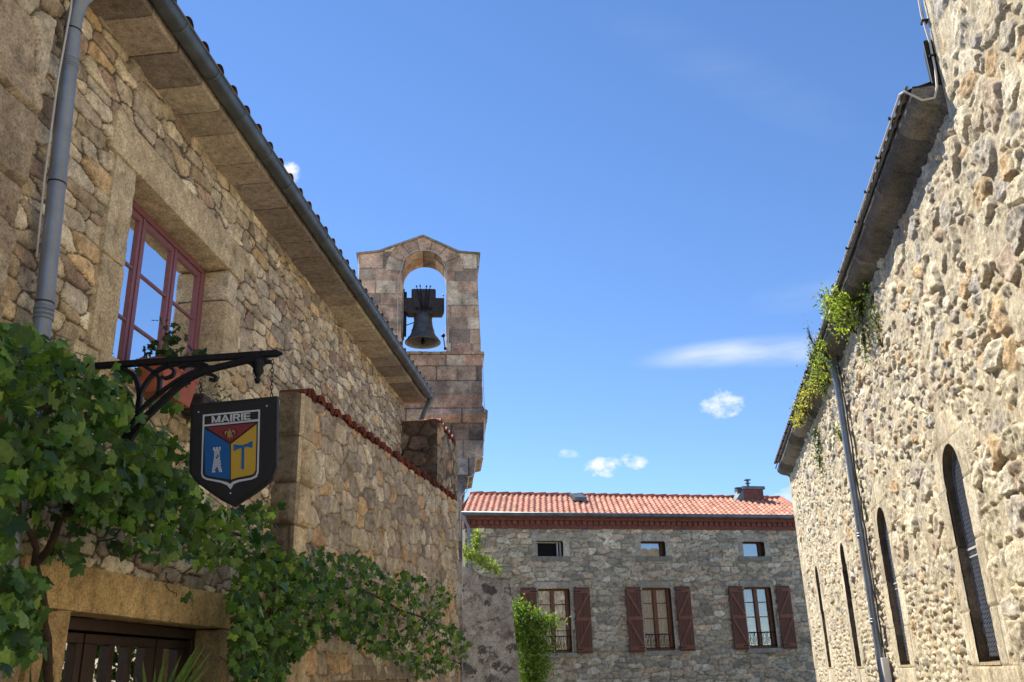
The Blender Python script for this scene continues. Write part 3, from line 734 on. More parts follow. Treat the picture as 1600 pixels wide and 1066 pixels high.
    prof = [(.0, .74), (.16, .74), (.20, .70), (.215, .60), (.235, .45), (.27, .28), (.33, .13), (.40, .05), (.43, .01), (.43, -.01), (.40, -.005), (.36, .06), (.25, .25), (.19, .6), (0, .66)]
    mb.lathe(c0+np.array([0, 0, 9.20]), prof, 40); 
    for zz, rr in ((.62, .222), (.30, .272), (.10, .36)): mb.lathe(c0+np.array([0, 0, 9.2]), [(rr-.01, zz-.012), (rr+.006, zz-.006), (rr+.006, zz+.006), (rr-.01, zz+.012)], 40)
    mb.build('bell_body', M_bronze, bl, smooth=True)
    mb = MB(); mb.tube([c0+[0, 0, 9.8], c0+[0, 0, 9.3]], .02, 8); mb.lathe(c0+np.array([0, 0, 9.16]), [(0, -.03), (.05, 0), (.06, .06), (.03, .14), (0, .16)], 12); mb.build('clapper', M_iron, bl, smooth=True)
    TM = Fr(85, -20.44); X = lambda x, y: TM.at(x, y)
    mb = MB(); a = X(631, 492); b = X(694, 469); mb.prism(TM, [(a[0], a[1]+.06), (a[0]+.10, a[1]-.02), (a[0]+.3, a[1]-.02), (b[0]-.3, a[1]-.02), (b[0]-.05, a[1]-.02), (b[0], a[1]+.1), (b[0], b[1]), (a[0], b[1])], -.14, .14)
    a = X(643, 472); b = X(681, 455.5); mb.box(TM, a[0], b[0], a[1]-.05, b[1], -.13, .13); mb.box(TM, a[0]+.02, b[0]-.02, a[1]-.2, b[1], .14, .16)
    mb.build('headstock', M_bwood, bl, bevel=.02)
    mb = MB()
    for (x0, y0, x1, y1) in ((651, 450, 659, 488), (656.5, 449, 661, 488), (666.5, 450, 664, 488), (672.5, 450, 667, 488), (692.5, 464, 693, 490)):
        p, q = X(x0, y0), X(x1, y1); mb.tube([TM.P(q[0], q[1], .19), TM.P(p[0], p[1], .17)], [.014, .008], 6)
        mb.tube([TM.P(p[0], p[1]-.03, .17), TM.P(p[0], p[1]-.05, .17)], .022, 6)
    for x in (652, 659, 665, 672):
        p = X(x, 487); mb.lathe(TM.P(p[0], p[1], .2), [(0, -.035), (.032, -.02), (.035, .01), (0, .04)], 8)
    mb.build('tie_rods', M_iron, bl, smooth=True)
    mb = MB(); a = X(629.5, 531); b = X(632.5, 453); mb.box(TM, a[0], b[0], a[1], b[1], -.05, .05); c = X(634.5, 457); d = X(632.5, 526); mb.box(TM, b[0]+.002, c[0]+.02, d[1], c[1], -.03, .03)
    p, q = X(633, 509), X(650, 503); mb.tube([TM.P(*p, 0), TM.P(*q, 0)], .012, 6); mb.build('swing_lever', M_iron, bl)
    mb = MB(); p, q = X(692.5, 527), X(695.5, 547); mb.tube([TM.P(*p, .1), TM.P(*q, .1)], .014, 6); mb.lathe(TM.P(p[0], p[1], .1), [(0, -.05), (.045, -.025), (.05, .01), (.03, .045), (0, .05)], 12)
    mb.lathe(TM.P(q[0], q[1], .1), [(0, -.03), (.03, -.03), (.03, .03), (0, .03)], 8); mb.build('hammer', M_iron, bl, smooth=True)
build_belfry()

# ================================================================== CHURCH (right)
CHC = [(216, 204, 176), (206, 192, 164), (222, 212, 188), (196, 184, 160), (190, 181, 164), (224, 212, 182), (206, 176, 134), (188, 179, 164), (212, 196, 164), (198, 178, 154), (184, 178, 168), (218, 206, 176), (210, 198, 170)]
WINS = [(9.39, 10.05), (13.22, 13.87), (17.09, 17.6), (20.98, 21.48)]
def build_church():
    root = thing('church', 'sunlit rough rubble church wall with narrow round arched windows', 'church', C.P(14, 0, 0))
    us = np.concatenate([steps(-3, 5.4, lambda u: .1)[:-1], steps(5.4, 24.0, lambda u: .0125+max(0, u-7)*.0017)])
    zs = steps(0, 10.2, lambda z: .1 if z < 1.25 else (.0135 if z < 6.5 else .02))
    holes = [arch(a, b, 1.59, 3.71, 16) for a, b in WINS]
    AC = [(208, 194, 164), (198, 184, 156), (214, 202, 176), (190, 178, 152)]
    rA = ashlar([0, .4, .8, 1.2, 1.58, 2.1, 2.72, 3.3, 3.75, 4.2, 4.7, 5.2, 5.7, 6.2, 6.7, 7.2, 7.7, 8.2, 8.7, 9.2, 9.8, 10.4], 81, AC, (140, 124, 98), gap=.004, amp=.012, wmin=.45, wmax=.6, rough=.008, bev=.012, bright=.08)
    big = mk_rubble(.28, .21, 41, CHC, (196, 183, 156), amp=.052, mort=.012, bev=.022, tilt=.24, rough=.07, wv=.7, warp=.08, bright=.10, mrough=.012, fs=.10, jit=.5, mlev=.33, smear=.25, k=.008, ds=.08)
    mid = mk_rubble(.16, .115, 43, CHC, (196, 183, 156), amp=.042, mort=.009, bev=.018, tilt=.30, rough=.05, wv=.6, warp=.05, bright=.10, mrough=.010, fs=.06, jit=.5, mlev=.38, smear=.2, k=.006, ds=.08)
    small = mk_rubble(.13, .085, 45, CHC, (196, 183, 156), amp=.042, mort=.007, bev=.025, tilt=.35, rough=.03, wv=.3, warp=.02, bright=.10, mrough=.008, fs=.05, jit=.38, mlev=.3, smear=.5, ds=.08)
    def pm(u, z):
        h1, c1 = big(u, z); h2, c2 = mid(u, z); h3, c3 = small(u, z)
        q = fbm(u/1.1, z/.9, 91, 3)
        k2 = sst((q-.02+np.clip((u-10)/26, 0, .14))*14); h = h1*(1-k2)+h2*k2; c = c1*(1-k2)[:, None]+c2*k2[:, None]
        k3 = sst((2.75-z+fbm(u/.6, z/.6, 17, 2)*1.4)*2.5)*(u > 10.4); h = h*(1-k3)+h3*k3; c = c*(1-k3)[:, None]+c3*k3[:, None]
        hA, cA = rA(u, z)
        kz = np.zeros(u.shape, bool)
        row = np.floor(z/.42)
        for (a, b) in WINS:
            e = .20+.22*hsh(row, row*0+a, 2)
            side = (u > a-e) & (u < b+e) & (z > 1.15) & (z < 3.4)
            cu, r = (a+b)/2, (b-a)/2; hd = (np.hypot(u-cu, z-(3.71-r)) < r+.34) & (z >= 3.3)
            kz |= side | hd
        kz |= (z < 1.59) & (z > 1.15)*(np.abs(u-9.72) < .8)
        e = .22+.20*hsh(row, row*0+5, 2); kz |= (u > 24.0-e*2.2)
        kz |= (u < 7.62+.0*z) & (u > 7.62-.10-.22*hsh(row, row*0+8, 2)) & (z > 6.1)
        h = np.where(kz, hA+.03, h); c = np.where(kz[:, None], cA, c)
        return h, c
    keep = [(-3.01, -.01), (24.01, -.01), (24.01, 6.5), (7.6, 6.5), (7.6, 10.21), (-3.01, 10.21)]
    hf('wall', C, us, zs, pm, M_church, root, holes=holes, keep=keep)
    mb = MB(); cc = lin((180, 162, 130)); mb.box(C, 7.0, 23.98, 0, 6.48, -6, -.55, cc); mb.box(C, 23.6, 23.985, 0, 6.48, -.55, -.01, cc); mb.box(C, -3, 7.585, 0, 10.2, -6, -.1, cc); mb.build('masonry_core', M_church, root)
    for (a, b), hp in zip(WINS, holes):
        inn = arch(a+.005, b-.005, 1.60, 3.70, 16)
        rv = strip('window_reveal', C, hp, .03, -.24, M_block, root, .03, lambda s, w: ashlar([0, .52, 1.0, 1.6, 2.2, 2.9, 3.5, 4.2, 4.8, 5.5], 6, [(118, 102, 82), (104, 90, 74)], (80, 68, 54), rough=.012)(w, s), line2=inn)  # reveal colour darkened: stained stone plus the jamb's shade painted in
        mb = MB(); mb.prism(C, inn, -.20, -.195); mb.build('window_glass', M_dark, rv)
        mb = MB(); mb.prism(C, [(a, 1.585), (b, 1.585), (b, 1.615), (a, 1.615)], -.5, .04, lin((178, 160, 128))); mb.build('window_sill', M_block, rv)
        # wire mesh screen just behind the outer face
        cu, r = (a+b)/2, (b-a)/2; sp = 3.71-r; W_ = -.055; mb = MB(); g = .05; t = .0032
        def clip(u_, z_): return (a+.015 < u_ < b-.015) and (1.62 < z_ < sp or (z_ >= sp and math.hypot(u_-cu, z_-sp) < r-.015))
        st = g*.5; k = -60
        nz = int((3.71-1.6)/ (g*.866)); 
        for j in range(nz+1):
            for i in range(int((b-a)/g)+2):
                x = a+i*g+(g/2 if j % 2 else 0); z = 1.62+j*g*.866
                for (x2, z2) in ((x-g/2, z+g*.866), (x+g/2, z+g*.866)):
                    if clip(x, z) and clip(x2, z2):
                        p0 = C.P(x, z, W_); p1 = C.P(x2, z2, W_)
                        if (j % 2 == 0): p0 = p0; 
                        dz = np.array([0, 0, t]); nn = C.n*t
                        mb.add([p0-dz, p0+nn, p0+dz, p1-dz, p1+nn, p1+dz], [[0, 1, 4, 3], [1, 2, 5, 4], [2, 0, 3, 5]])
        # rim
        rim = arch(a+.01, b-.01, 1.62, 3.70, 16); mb.tube([C.P(u_, z_, W_) for u_, z_ in rim]+[C.P(*rim[0], W_)], .006, 6)
        mb.build('wire_screen', M_zinc, rv)
        mb = MB(); mb.box(C, a-.01, b+.01, 2.67, 2.69, W_-.02, W_+.012); mb.box(C, a-.01, b+.01, 2.60, 2.612, W_-.02, W_+.008); mb.build('cross_bar', M_cable, rv)
    # cornice
    prof = [(-.05, 6.30), (.03, 6.33), (.06, 6.36), (.09, 6.385), (.16, 6.40), (.24, 6.43), (.285, 6.47), (.30, 6.50), (.315, 6.505), (.32, 6.56), (.30, 6.585), (-.1, 6.585)]
    mb = MB(); u = 7.60; k = 0
    while u < 23.9:
        e = min(u+.5+.35*random.random(), 23.97); n = 7; uu = np.linspace(u+.004, e-.004, n+1)
        base = lin(random.choice([(104, 102, 100), (118, 115, 110), (92, 91, 90), (128, 124, 118)])); V = []; jw = (random.random()-.5)*.014; jz = (random.random()-.5)*.01
        sag = lambda uq: -.0075*(uq-9)
        for uq in uu:
            for (w, z) in prof:
                dd = fbm(np.array([uq/.11]), np.array([(w*3+z*2)/.11]), 5, 3)[0]*.022
                V.append(C.P(uq, z+sag(uq)+jz+dd*.6, w+jw+dd))
        m = len(prof); F = [[i*m+j, i*m+j+1, (i+1)*m+j+1, (i+1)*m+j] for i in range(n) for j in range(m-1)]+[list(range(m)), list(range(n*m, n*m+m))[::-1]]
        mb.add(V, F, base); u = e; k += 1
    mb.build('cornice', M_corn, root)
    # tiles above the cornice, metal flashing at the tower
    tile_sheet('roof_tiles', C, root, 7.62, 23.98, .21, 6.57, .36, 18, 4, (150, 120, 100), .05).rotation_euler = (0, 0, 0)
    mb = MB(); mb.prism(C, [(7.60, 6.60), (7.66, 6.60), (7.66, 6.95), (7.60, 7.1)], -.3, .12); mb.prism(C, [(7.61, 6.55), (7.70, 6.55), (7.70, 6.62), (7.61, 6.62)], -.3, .30); mb.build('flashing', M_iron, root, bevel=.01)
    # edge gutter lip
    sag = lambda uq: -.0075*(uq-9)
    mb = MB(); mb.tube([C.P(x, 6.60+sag(x), .345) for x in np.linspace(7.6, 23.97, 40)], .016, 8); mb.build('eave_lip', M_zincd, root, smooth=True)
    # conductor cable: down the tower edge, under the cornice end, along the eave
    mb = MB(); pts = [C.P(7.585, z, .075+.01*math.sin(z*7)) for z in np.linspace(10.2, 6.75, 12)]+[C.P(7.56, 6.55, .1), C.P(7.57, 6.44, .14), C.P(7.585, 6.44, .24), C.P(7.585, 6.50, .31), C.P(7.59, 6.56, .375)]
    pts += [C.P(x, 6.605+sag(x)+.006*math.sin(x*3), .385) for x in np.linspace(7.7, 15.5, 20)]
    mb.tube(pts, .011, 8); cb = mb.build('conductor_cable', M_cable, root, smooth=True)
    for z in (9.6, 9.0, 8.4, 7.8, 7.3, 6.9): mb = MB(); mb.box(C, 7.565, 7.63, z-.009, z+.009, .04, .10); mb.build('cable_clip', M_iron, cb)
    for x in np.arange(8.1, 23.8, .72): mb = MB(); mb.box(C, x, x+.016, 6.592+sag(x), 6.622+sag(x), .35, .415); mb.build('cable_clip', M_iron, cb)
    mb = MB(); mb.tube([C.P(7.63, z, .06) for z in np.linspace(10.2, 6.6, 10)], .008, 6); mb.build('thin_cable', M_cabled, root)
    # downpipe with cables
    pp = [C.P(14.66, 6.45, .30), C.P(14.66, 6.3, .22), C.P(14.665, 6.15, .15), C.P(14.67, 5.9, .13), C.P(14.74, 3.5, .13), C.P(14.80, 1.5, .13), C.P(14.82, .1, .13)]
    mb = MB(); mb.tube(pp, .052, 18)
    for z in (3.51, 3.47, 2.26, 2.22): 
        u_ = np.interp(z, [1.5, 3.5, 5.9], [14.80, 14.74, 14.67]); mb.tube([C.P(u_, z-.014, .13), C.P(u_, z+.014, .13)], .062, 18)
    d = mb.build('downpipe', M_zinc, root, smooth=True)
    for k, (o, m_) in enumerate(((-.11, M_cabled), (-.135, M_cable), (-.16, M_cabled))):
        mb = MB(); mb.tube([C.P(14.69+o+(6.2-z)*.03+random.uniform(-.018, .018), z, .075+random.uniform(-.005, .012)) for z in np.linspace(6.35, 1.2, 34)], .011, 6); mb.build('cable', m_, d, smooth=True)
    mb = MB(); mb.box(C, 14.52, 14.64, 0.2, 1.72, .06, .15); mb.build('cable_trunking', M_white, root, bevel=.008)
build_church()

# ================================================================== BACK HOUSE
def build_back():
    root = thing('stone_house', 'grey rubble house with red tiled roof and three pairs of brown shutters', 'house', B.P(10.5, 0, 0))
    GC = [(196, 186, 160), (181, 172, 149), (209, 199, 175), (171, 162, 143), (188, 171, 145), (199, 179, 149), (162, 156, 139)]
    smallw = [(7.08, 7.92), (10.52, 11.35), (14.09, 14.86)]
    bigw = [(7.05, 8.06), (10.44, 11.41), (13.94, 14.91)]
    holes = [[(a, 5.13), (b, 5.13), (b, 5.60), (a, 5.60)] for a, b in smallw]+[[(a, 2.26), (b, 2.26), (b, 4.14), (a, 4.14)] for a, b in bigw]
    AS = ashlar([0, .6, 1.2, 1.8, 2.26, 2.9, 3.5, 4.14, 4.36, 4.9, 5.13, 5.6, 6], 9, [(172, 164, 146), (184, 174, 156)], (140, 132, 118), gap=.008, amp=.03, wmin=.9, wmax=1.3, rough=.015)
    pt = mk_rubble(.34, .15, 61, GC, (140, 130, 112), amp=.05, mort=.007, bev=.02, tilt=.25, rough=.03, wv=.3, warp=.05, bright=.22, fs=.1, mlev=.08, smear=.1, p=2.8, jz=.8, ds=.1)
    def pm(u, z):
        h, c = pt(u, z); k = np.zeros(u.shape, bool)
        for a, b in smallw:
            k |= (u > a-.19) & (u < b+.2) & (z > 5.10) & (z < 5.80+.07*np.cos((u-(a+b)/2)*3)); k |= (u > a-.2) & (u < b+.22) & (z > 4.96) & (z <= 5.12)
        for a, b in bigw: k |= (u > a-.11) & (u < b+.12) & (z > 2.15) & (z < 4.36)
        hA, cA = AS(u, z)
        return np.where(k, hA+.015, h), np.where(k[:, None], cA, c)
    hf('wall', B, steps(4.78, 19.5, lambda u: .035), steps(0, 6.0, lambda z: .2 if z < .9 else .03), pm, M_grey, root, holes=holes)
    mb = MB(); cc = lin((136, 132, 122)); mb.box(B, 4.8, 19.5, 0, 6.3, -6, -.5, cc); mb.box(B, 4.8, 5.1, 0, 6.0, -.5, -.01, cc); mb.build('masonry_core', M_grey, root)
    # brick cornice
    mb = MB(); mb.box(B, 4.75, 19.5, 5.985, 6.04, -.1, .07); mb.box(B, 4.75, 19.5, 6.235, 6.30, -.1, .20); mb.box(B, 4.75, 19.5, 6.04, 6.235, -.1, .055); mb.box(B, 4.75, 19.5, 6.30, 6.35, -.1, .24)
    u = 4.78
    while u < 18: mb.box(B, u, u+.13, 6.10, 6.235, -.05, .10+random.random()*.01); u += .19
    mb.build('brick_cornice', M_brick, root)
    # roof
    tile_sheet('roof', B, root, 4.66, 16.35, .195, 6.40, .30, 20.5, 3.5, (206, 142, 114), .055, .36, .3, skew=(.83, 1.02), rise=.014)
    tile_sheet('roof', B, root, 16.35, 21, .195, 6.40, .30, 20.5, .15, (196, 118, 88), .07, .34, .22)
    a0 = math.radians(20.5); zr = 6.40+3.5*math.sin(a0); wr = .30-3.5*math.cos(a0)
    mb = MB()
    for k in range(26):
        x0 = 5.48+k*.455; mb.tube([B.P(x0, zr+.03, wr), B.P(x0+.47, zr+.045, wr)], [.075, .088], 8, lin((186, 112, 84))*(1+.3*(random.random()-.5)))
    mb.tube([B.P(17.37, zr+.03, wr), B.P(16.37, 6.47, .3)], .085, 8, lin((180, 110, 84)))
    mb.build('ridge_tiles', M_tile, root, smooth=True)
    mb = MB(); V = [B.P(17.37, zr, wr), B.P(16.35, 6.42, .3), B.P(20.5, 6.42, -3), B.P(5.49, zr, wr), B.P(4.66, 6.42, -6.2), B.P(17.4, 6.42, -6.2)]
    mb.add(V, [[0, 1, 2], [3, 0, 5, 4]], lin((176, 106, 80))); mb.build('rear_roof', M_tile, root)
    # skylight
    ro = lambda u_, t: B.P(u_, 6.40+t*math.sin(a0)+.09, .30-t*math.cos(a0))
    x0, x1 = B.at(896, 787, -1.8)[0], B.at(915, 787, -1.8)[0]
    mb = MB(); V = [ro(x0, 2.05), ro(x1, 2.05), ro(x1, 2.75), ro(x0, 2.75)]; up_ = np.array([0, 0, .13]); mb.add(V+[v+up_ for v in V], [[0, 1, 5, 4], [1, 2, 6, 5], [2, 3, 7, 6], [3, 0, 4, 7], [4, 5, 6, 7]]); sk = mb.build('skylight', M_zincd, root)
    # gutter + pipe
    mb = MB(); mb.tube([B.P(4.62, 6.385, .37), B.P(19.5, 6.385, .37)], .065, 10); x = 6
    mb.build('gutter', M_zincd, root, smooth=True)
    mb = MB(); mb.tube([B.P(4.70, 6.36, .36), B.P(4.74, 6.2, .3), B.P(4.86, 6.05, .12), B.P(4.90, 5.9, .09), B.P(4.92, 0, .09)], .045, 10); mb.build('downpipe', M_zinc, root, smooth=True)
    # chimney
    FB = Fr(77, -30.5); mb = MB(); mb.box(FB, 15.62, 16.38, 7.2, 7.86, -.5, .1, None); mb.build('chimney', M_brick, root)
    ch = MB(); ch.prism(FB, [(15.2, 7.50), (15.60, 7.50), (16.40, 7.86), (16.42, 7.97), (15.65, 7.95), (15.2, 7.66)], -.55, .15) if False else ch.box(FB, 15.56, 16.44, 7.86, 7.97, -.56, .16)
    ch.prism(FB, [(15.22, 7.40), (15.615, 7.40), (15.615, 7.85), (15.56, 7.85)], -.45, .08)
    ch.tube([FB.P(15.9, 7.95, -.1), FB.P(15.9, 8.22, -.1)], .045, 10); ch.lathe(FB.P(15.9, 8.24, -.1), [(0, -.01), (.13, -.01), (.13, .015), (0, .05)], 14); ch.lathe(FB.P(15.9, 8.12, -.1), [(.05, -.01), (.1, -.01), (.1, .01), (.05, .02)], 14)
    ch.lathe(FB.P(15.48, 7.93, -.1), [(0, -.02), (.13, -.02), (.13, .02), (0, .03)], 14); ch.tube([FB.P(15.48, 7.6, -.1), FB.P(15.48, 7.93, -.1)], .04, 8)
    ch.build('chimney_cap', M_zincd, root)
    # small attic windows
    for i, (a, b) in enumerate(smallw):
        mb = MB(); mb.box(B, a, b, 5.13, 5.16, -.26, -.2); mb.box(B, a, b, 5.57, 5.6, -.26, -.2); mb.box(B, a, a+.03, 5.16, 5.57, -.26, -.2); mb.box(B, b-.06, b, 5.16, 5.57, -.26, -.2)
        if i == 0: mb.box(B, b-.16, b-.13, 5.16, 5.57, -.22, -.12, None)
        o = mb.build('attic_window', M_wood if i else M_white, root, label='small attic window above the shutters')
        g = MB(); g.box(B, a+.03, b-.06, 5.16, 5.57, -.24, -.235); g.build('pane', M_glassb if i else M_dark, o)
        s_ = MB(); rblock(s_, B, a-.2, b+.22, 4.97, 5.125, -.2, .07, lin((140, 136, 124)), 90+i, .06, .008, .015); s_.build('sill', M_grey, o)
    # big casement windows and shutters
    for i, (a, b) in enumerate(bigw):
        z0, z1 = 2.26, 4.14; mb = MB(); m_ = (a+b)/2; w0, w1 = -.2, -.13
        mb.box(B, a, a+.05, z0, z1, w0, w1); mb.box(B, b-.09, b, z0, z1, w0, w1+.03); mb.box(B, a+.05, b-.09, z1-.05, z1, w0, w1); mb.box(B, a+.05, b-.09, z0, z0+.09, w0, w1)
        mb.box(B, m_-.075, m_+.045, z0+.09, z1-.05, w0, w1+.02)
        hz = (2.75, 3.22, 3.68) if i else (3.25, 3.68)
        for z in hz:
            mb.box(B, a+.05, m_-.075, z-.014-(.03 if (not i and z < 3.5) else 0), z+.014, w0+.01, w1); mb.box(B, m_+.045, b-.09, z-.014-(.03 if (not i and z < 3.5) else 0), z+.014, w0+.01, w1)
        o = mb.build('casement_window', M_wood, root)
        g = MB(); 
        nn = 60; uu = np.linspace(a+.06, b-.1, nn); V = []
        for z in (z0+.09, z1-.05): 
            for k, uq in enumerate(uu): V.append(B.P(uq, z, -.30+.015*math.sin(uq*70)+.008*math.sin(uq*31)))
        g.add(V, [[k, k+1, nn+k+1, nn+k] for k in range(nn-1)]); g.build('lace_curtain', M_lace, o, smooth=True)
        m2, nt, N, K, Pn = None, None, None, None, None
        g = MB(); g.box(B, a+.05, b-.09, z0+.09, z1-.05, -.172, -.168); g.build('pane', M_pane, o)
        s_ = MB(); rblock(s_, B, a-.12, b+.2, 2.11, 2.25, -.2, .10, lin((150, 146, 134)), 95+i, .06, .008, .015); s_.build('sill', M_grey, o)
        r_ = MB()
        for z in (2.34, 2.74): r_.tube([B.P(a, z, -.04), B.P(b, z, -.04)], .010, 5)
        for s0 in (a+.12, a+.32, m_+.08, m_+.28):
            pts = [B.P(s0+.07*math.cos(t)*t/6, 2.53+.17*math.sin(t)*t/6, -.04) for t in np.linspace(.5, 9, 22)]; r_.tube(pts, .008, 4)
            r_.tube([B.P(s0-.1, 2.34, -.04), B.P(s0-.1, 2.74, -.04)], .007, 4)
        if i == 0: r_.tube([B.P(a, 2.9, -.04), B.P(b, 2.9, -.04)], .008, 5)
        r_.build('window_railing', M_iron, o)
        for side in (-1, 1):
            sw = .50; e = (a-.07) if side < 0 else (b+.13); x0, x1 = (e-sw, e) if side < 0 else (e, e+sw)
            mb = MB(); zb, zt = 2.22, 4.17; nb = 4
            for k in range(nb): mb.box(B, x0+k*sw/nb+.002, x0+(k+1)*sw/nb-.002, zb, zt, .095, .12)
            sh = mb.build('shutter', M_shut, root, bevel=.003)
            br = MB()
            for z in (2.34, 3.22, 4.05): br.box(B, x0+.01, x1-.01, z-.055, z+.055, .12, .145)
            for (za, zb2) in ((2.395, 3.165), (3.275, 3.995)):
                s1, s2 = (x0+.03, x1-.03) if side > 0 else (x1-.03, x0+.03)
                d_ = .045 if side > 0 else -.045
                br.prism(B, [(s1-d_*.6, za), (s1+d_, za), (s2+d_*.6, zb2), (s2-d_, zb2)] if side > 0 else [(s1+.045, za), (s1-.045, za), (s2-.02, zb2), (s2+.06, zb2)], .12, .143)
            br.build('brace', M_wood_s, sh, bevel=.003)
            for z in (2.34, 4.05):
                hb = MB(); xi = x1 if side < 0 else x0; hb.box(B, xi-.20 if side < 0 else xi-.02, xi+.02 if side < 0 else xi+.20, z-.014, z+.014, .146, .152); hb.build('hinge', M_iron, sh)
M_wood_s = plain('brace_red', (.22, .085, .05), .6, 0, .3, 6)
def mk_pane():
    m, nt, N, K, P = nmat('clear_pane')
    tr = N.new('ShaderNodeBsdfTransparent'); gl = N.new('ShaderNodeBsdfGlossy'); gl.inputs['Roughness'].default_value = .02
    n = mk_noise(N, K, 1.3, 2); b = N.new('ShaderNodeBump'); b.inputs['Strength'].default_value = .2; b.inputs['Distance'].default_value = .02
    K.new(n.outputs[0], b.inputs['Height']); K.new(b.outputs[0], gl.inputs['Normal'])
    mx = N.new('ShaderNodeMixShader'); mx.inputs[0].default_value = .15; K.new(tr.outputs[0], mx.inputs[1]); K.new(gl.outputs[0], mx.inputs[2])
    K.new(mx.outputs[0], N['Material Output'].inputs[0]); return m
M_pane = mk_pane()
build_back()
def build_far():
    F_ = Fr(77, -34); root = thing('cream_house', 'narrow strip of a cream rendered house behind the tower corbels', 'house', F_.P(4, 0, 0))
    mb = MB(); mb.box(F_, 0, 5.82, 0, 6.85, -4, 0); mb.build('wall', M_cream, root)
    tile_sheet('roof', F_, root, -.1, 5.85, .2, 6.85, .2, 18, 4, (180, 110, 84), .06)
    mb = MB(); mb.box(F_, 5.3, 5.6, 5.2, 6.3, .001, .03); mb.build('wall_panel', M_shut, root)
build_far()

# ------------------------------------------------------------------ grey rendered wall
def build_greywall():
    root = thing('rendered_wall', 'grey mortar rubble garden wall with sloping top below the tiled house', 'wall', G.P(3, 0, 0))
    prof = [(.6, 0), (4.26, 0), (4.19, 1.4), (3.98, 3.98), (3.80, 4.02), (3.62, 4.02), (3.3, 4.08), (3.05, 4.20), (2.8, 4.33), (2.62, 4.39), (2.3, 4.5), (.6, 4.6)]
    pt = mk_rubble(.42, .28, 66, [(120, 114, 104), (104, 98, 90), (132, 124, 112), (94, 90, 84)], (176, 168, 152), amp=.03, mort=.05, bev=.05, tilt=.15, rough=.05, wv=.8, warp=.12, mrough=.03, bright=.15, mlev=.75, smear=.9)
    hf('wall_face', G, steps(.6, 4.3, lambda u: .03), steps(0, 4.6, lambda z: .2 if z < 1.2 else .03), pt, M_render, root, keep=prof)
    strip('wall_side', G, prof, 0, -.7, M_render, root, .05, lambda s, w: ashlar(list(np.arange(0, 30, .5)), 3, [(128, 122, 112)], (128, 122, 110), rough=.03)(w, s), closed=True)
    mb = MB(); rblock(mb, G, 3.70, 4.02, 3.99, 4.05, -.7, .05, lin((150, 142, 128)), 3, .05, .012, .015); mb.build('coping_stone', M_render, root, smooth=True)
build_greywall()

# ================================================================== VEGETATION
def rot_rand():
    q = RNG.normal(size=4); q /= np.linalg.norm(q); w, x, y, z = q
    return np.array([[1-2*(y*y+z*z), 2*(x*y-z*w), 2*(x*z+y*w)], [2*(x*y+z*w), 1-2*(x*x+z*z), 2*(y*z-x*w)], [2*(x*z-y*w), 2*(y*z+x*w), 1-2*(x*x+y*y)]])
# grape leaf: five toothed lobes, base at origin, tip along +x
def grape_outline():
    pts = []
    lob = [(-158, .30), (-140, .66), (-128, .60), (-118, .74), (-104, .52), (-92, .66), (-84, .72), (-72, .98), (-62, .80), (-52, .82), (-42, .54), (-30, .78), (-22, .84), (-12, .98), (0, 1.16)]
    lob = lob+[(-a, r) for a, r in lob[:-1][::-1]]
    return [(r*math.cos(math.radians(a))*.55+.32, r*math.sin(math.radians(a))*.62) for a, r in lob]
GO = grape_outline()
def leaf_mesh(kind):
    if kind == 'grape':
        V = [(.30, 0, .0)]+[(x, y, -.18*(abs(y)**1.3)-.12*max(0, x-.5)) for x, y in GO]; n = len(GO)
        V = np.array(V); F = [[0, i+1, (i+1) % n+1] for i in range(n)]
        return V, F
    if kind == 'oval':
        V = np.array([(0, 0, 0), (.35, .22, .04), (.75, .17, .02), (1, 0, -.06), (.75, -.17, .02), (.35, -.22, .04), (.5, 0, -.03)])
        return V, [[0, 1, 6], [1, 2, 6], [2, 3, 6], [3, 4, 6], [4, 5, 6], [5, 0, 6]]
def place_leaves(name, centers, dirs, normals, sizes, cols, mat, parent, kind='grape'):
    V0, F0 = leaf_mesh(kind); n = len(centers); m = len(V0); curl = RNG.normal(size=(n, 1))*.35-.1; fold = RNG.uniform(-.1, .9, (n, 1)); wid = RNG.uniform(.7, 1.1, (n, 1))
    d = dirs/np.linalg.norm(dirs, axis=1)[:, None]; nn = normals-d*(normals*d).sum(1)[:, None]; nn /= np.linalg.norm(nn, axis=1)[:, None]+1e-9; s = np.cross(nn, d)
    V = centers[:, None, :]+sizes[:, None, None]*(V0[None, :, 0, None]*d[:, None, :]+(V0[None, :, 1]*wid)[..., None]*s[:, None, :]+(V0[None, :, 2]+curl*V0[None, :, 0]**2-fold*np.abs(V0[None, :, 1])*.45)[..., None]*nn[:, None, :])
    F = (np.array(F0)[None]+(np.arange(n)*m)[:, None, None]).reshape(-1, 3)
    return mobj(name, V.reshape(-1, 3), F, mat, parent, col=np.repeat(cols, m, 0), smooth=True)
GREENS = np.array([lin(c) for c in [(84, 118, 54), (68, 102, 52), (100, 134, 58), (56, 86, 46), (116, 146, 68), (74, 108, 62)]])
def poly_sample(poly, n):
    xs = [p[0] for p in poly]; ys = [p[1] for p in poly]; out = []
    while len(out) < n:
        u = RNG.uniform(min(xs), max(xs), 4*n); v = RNG.uniform(min(ys), max(ys), 4*n); k = inside(poly, u, v)
        out += list(zip(u[k], v[k]))
    return np.array(out[:n])
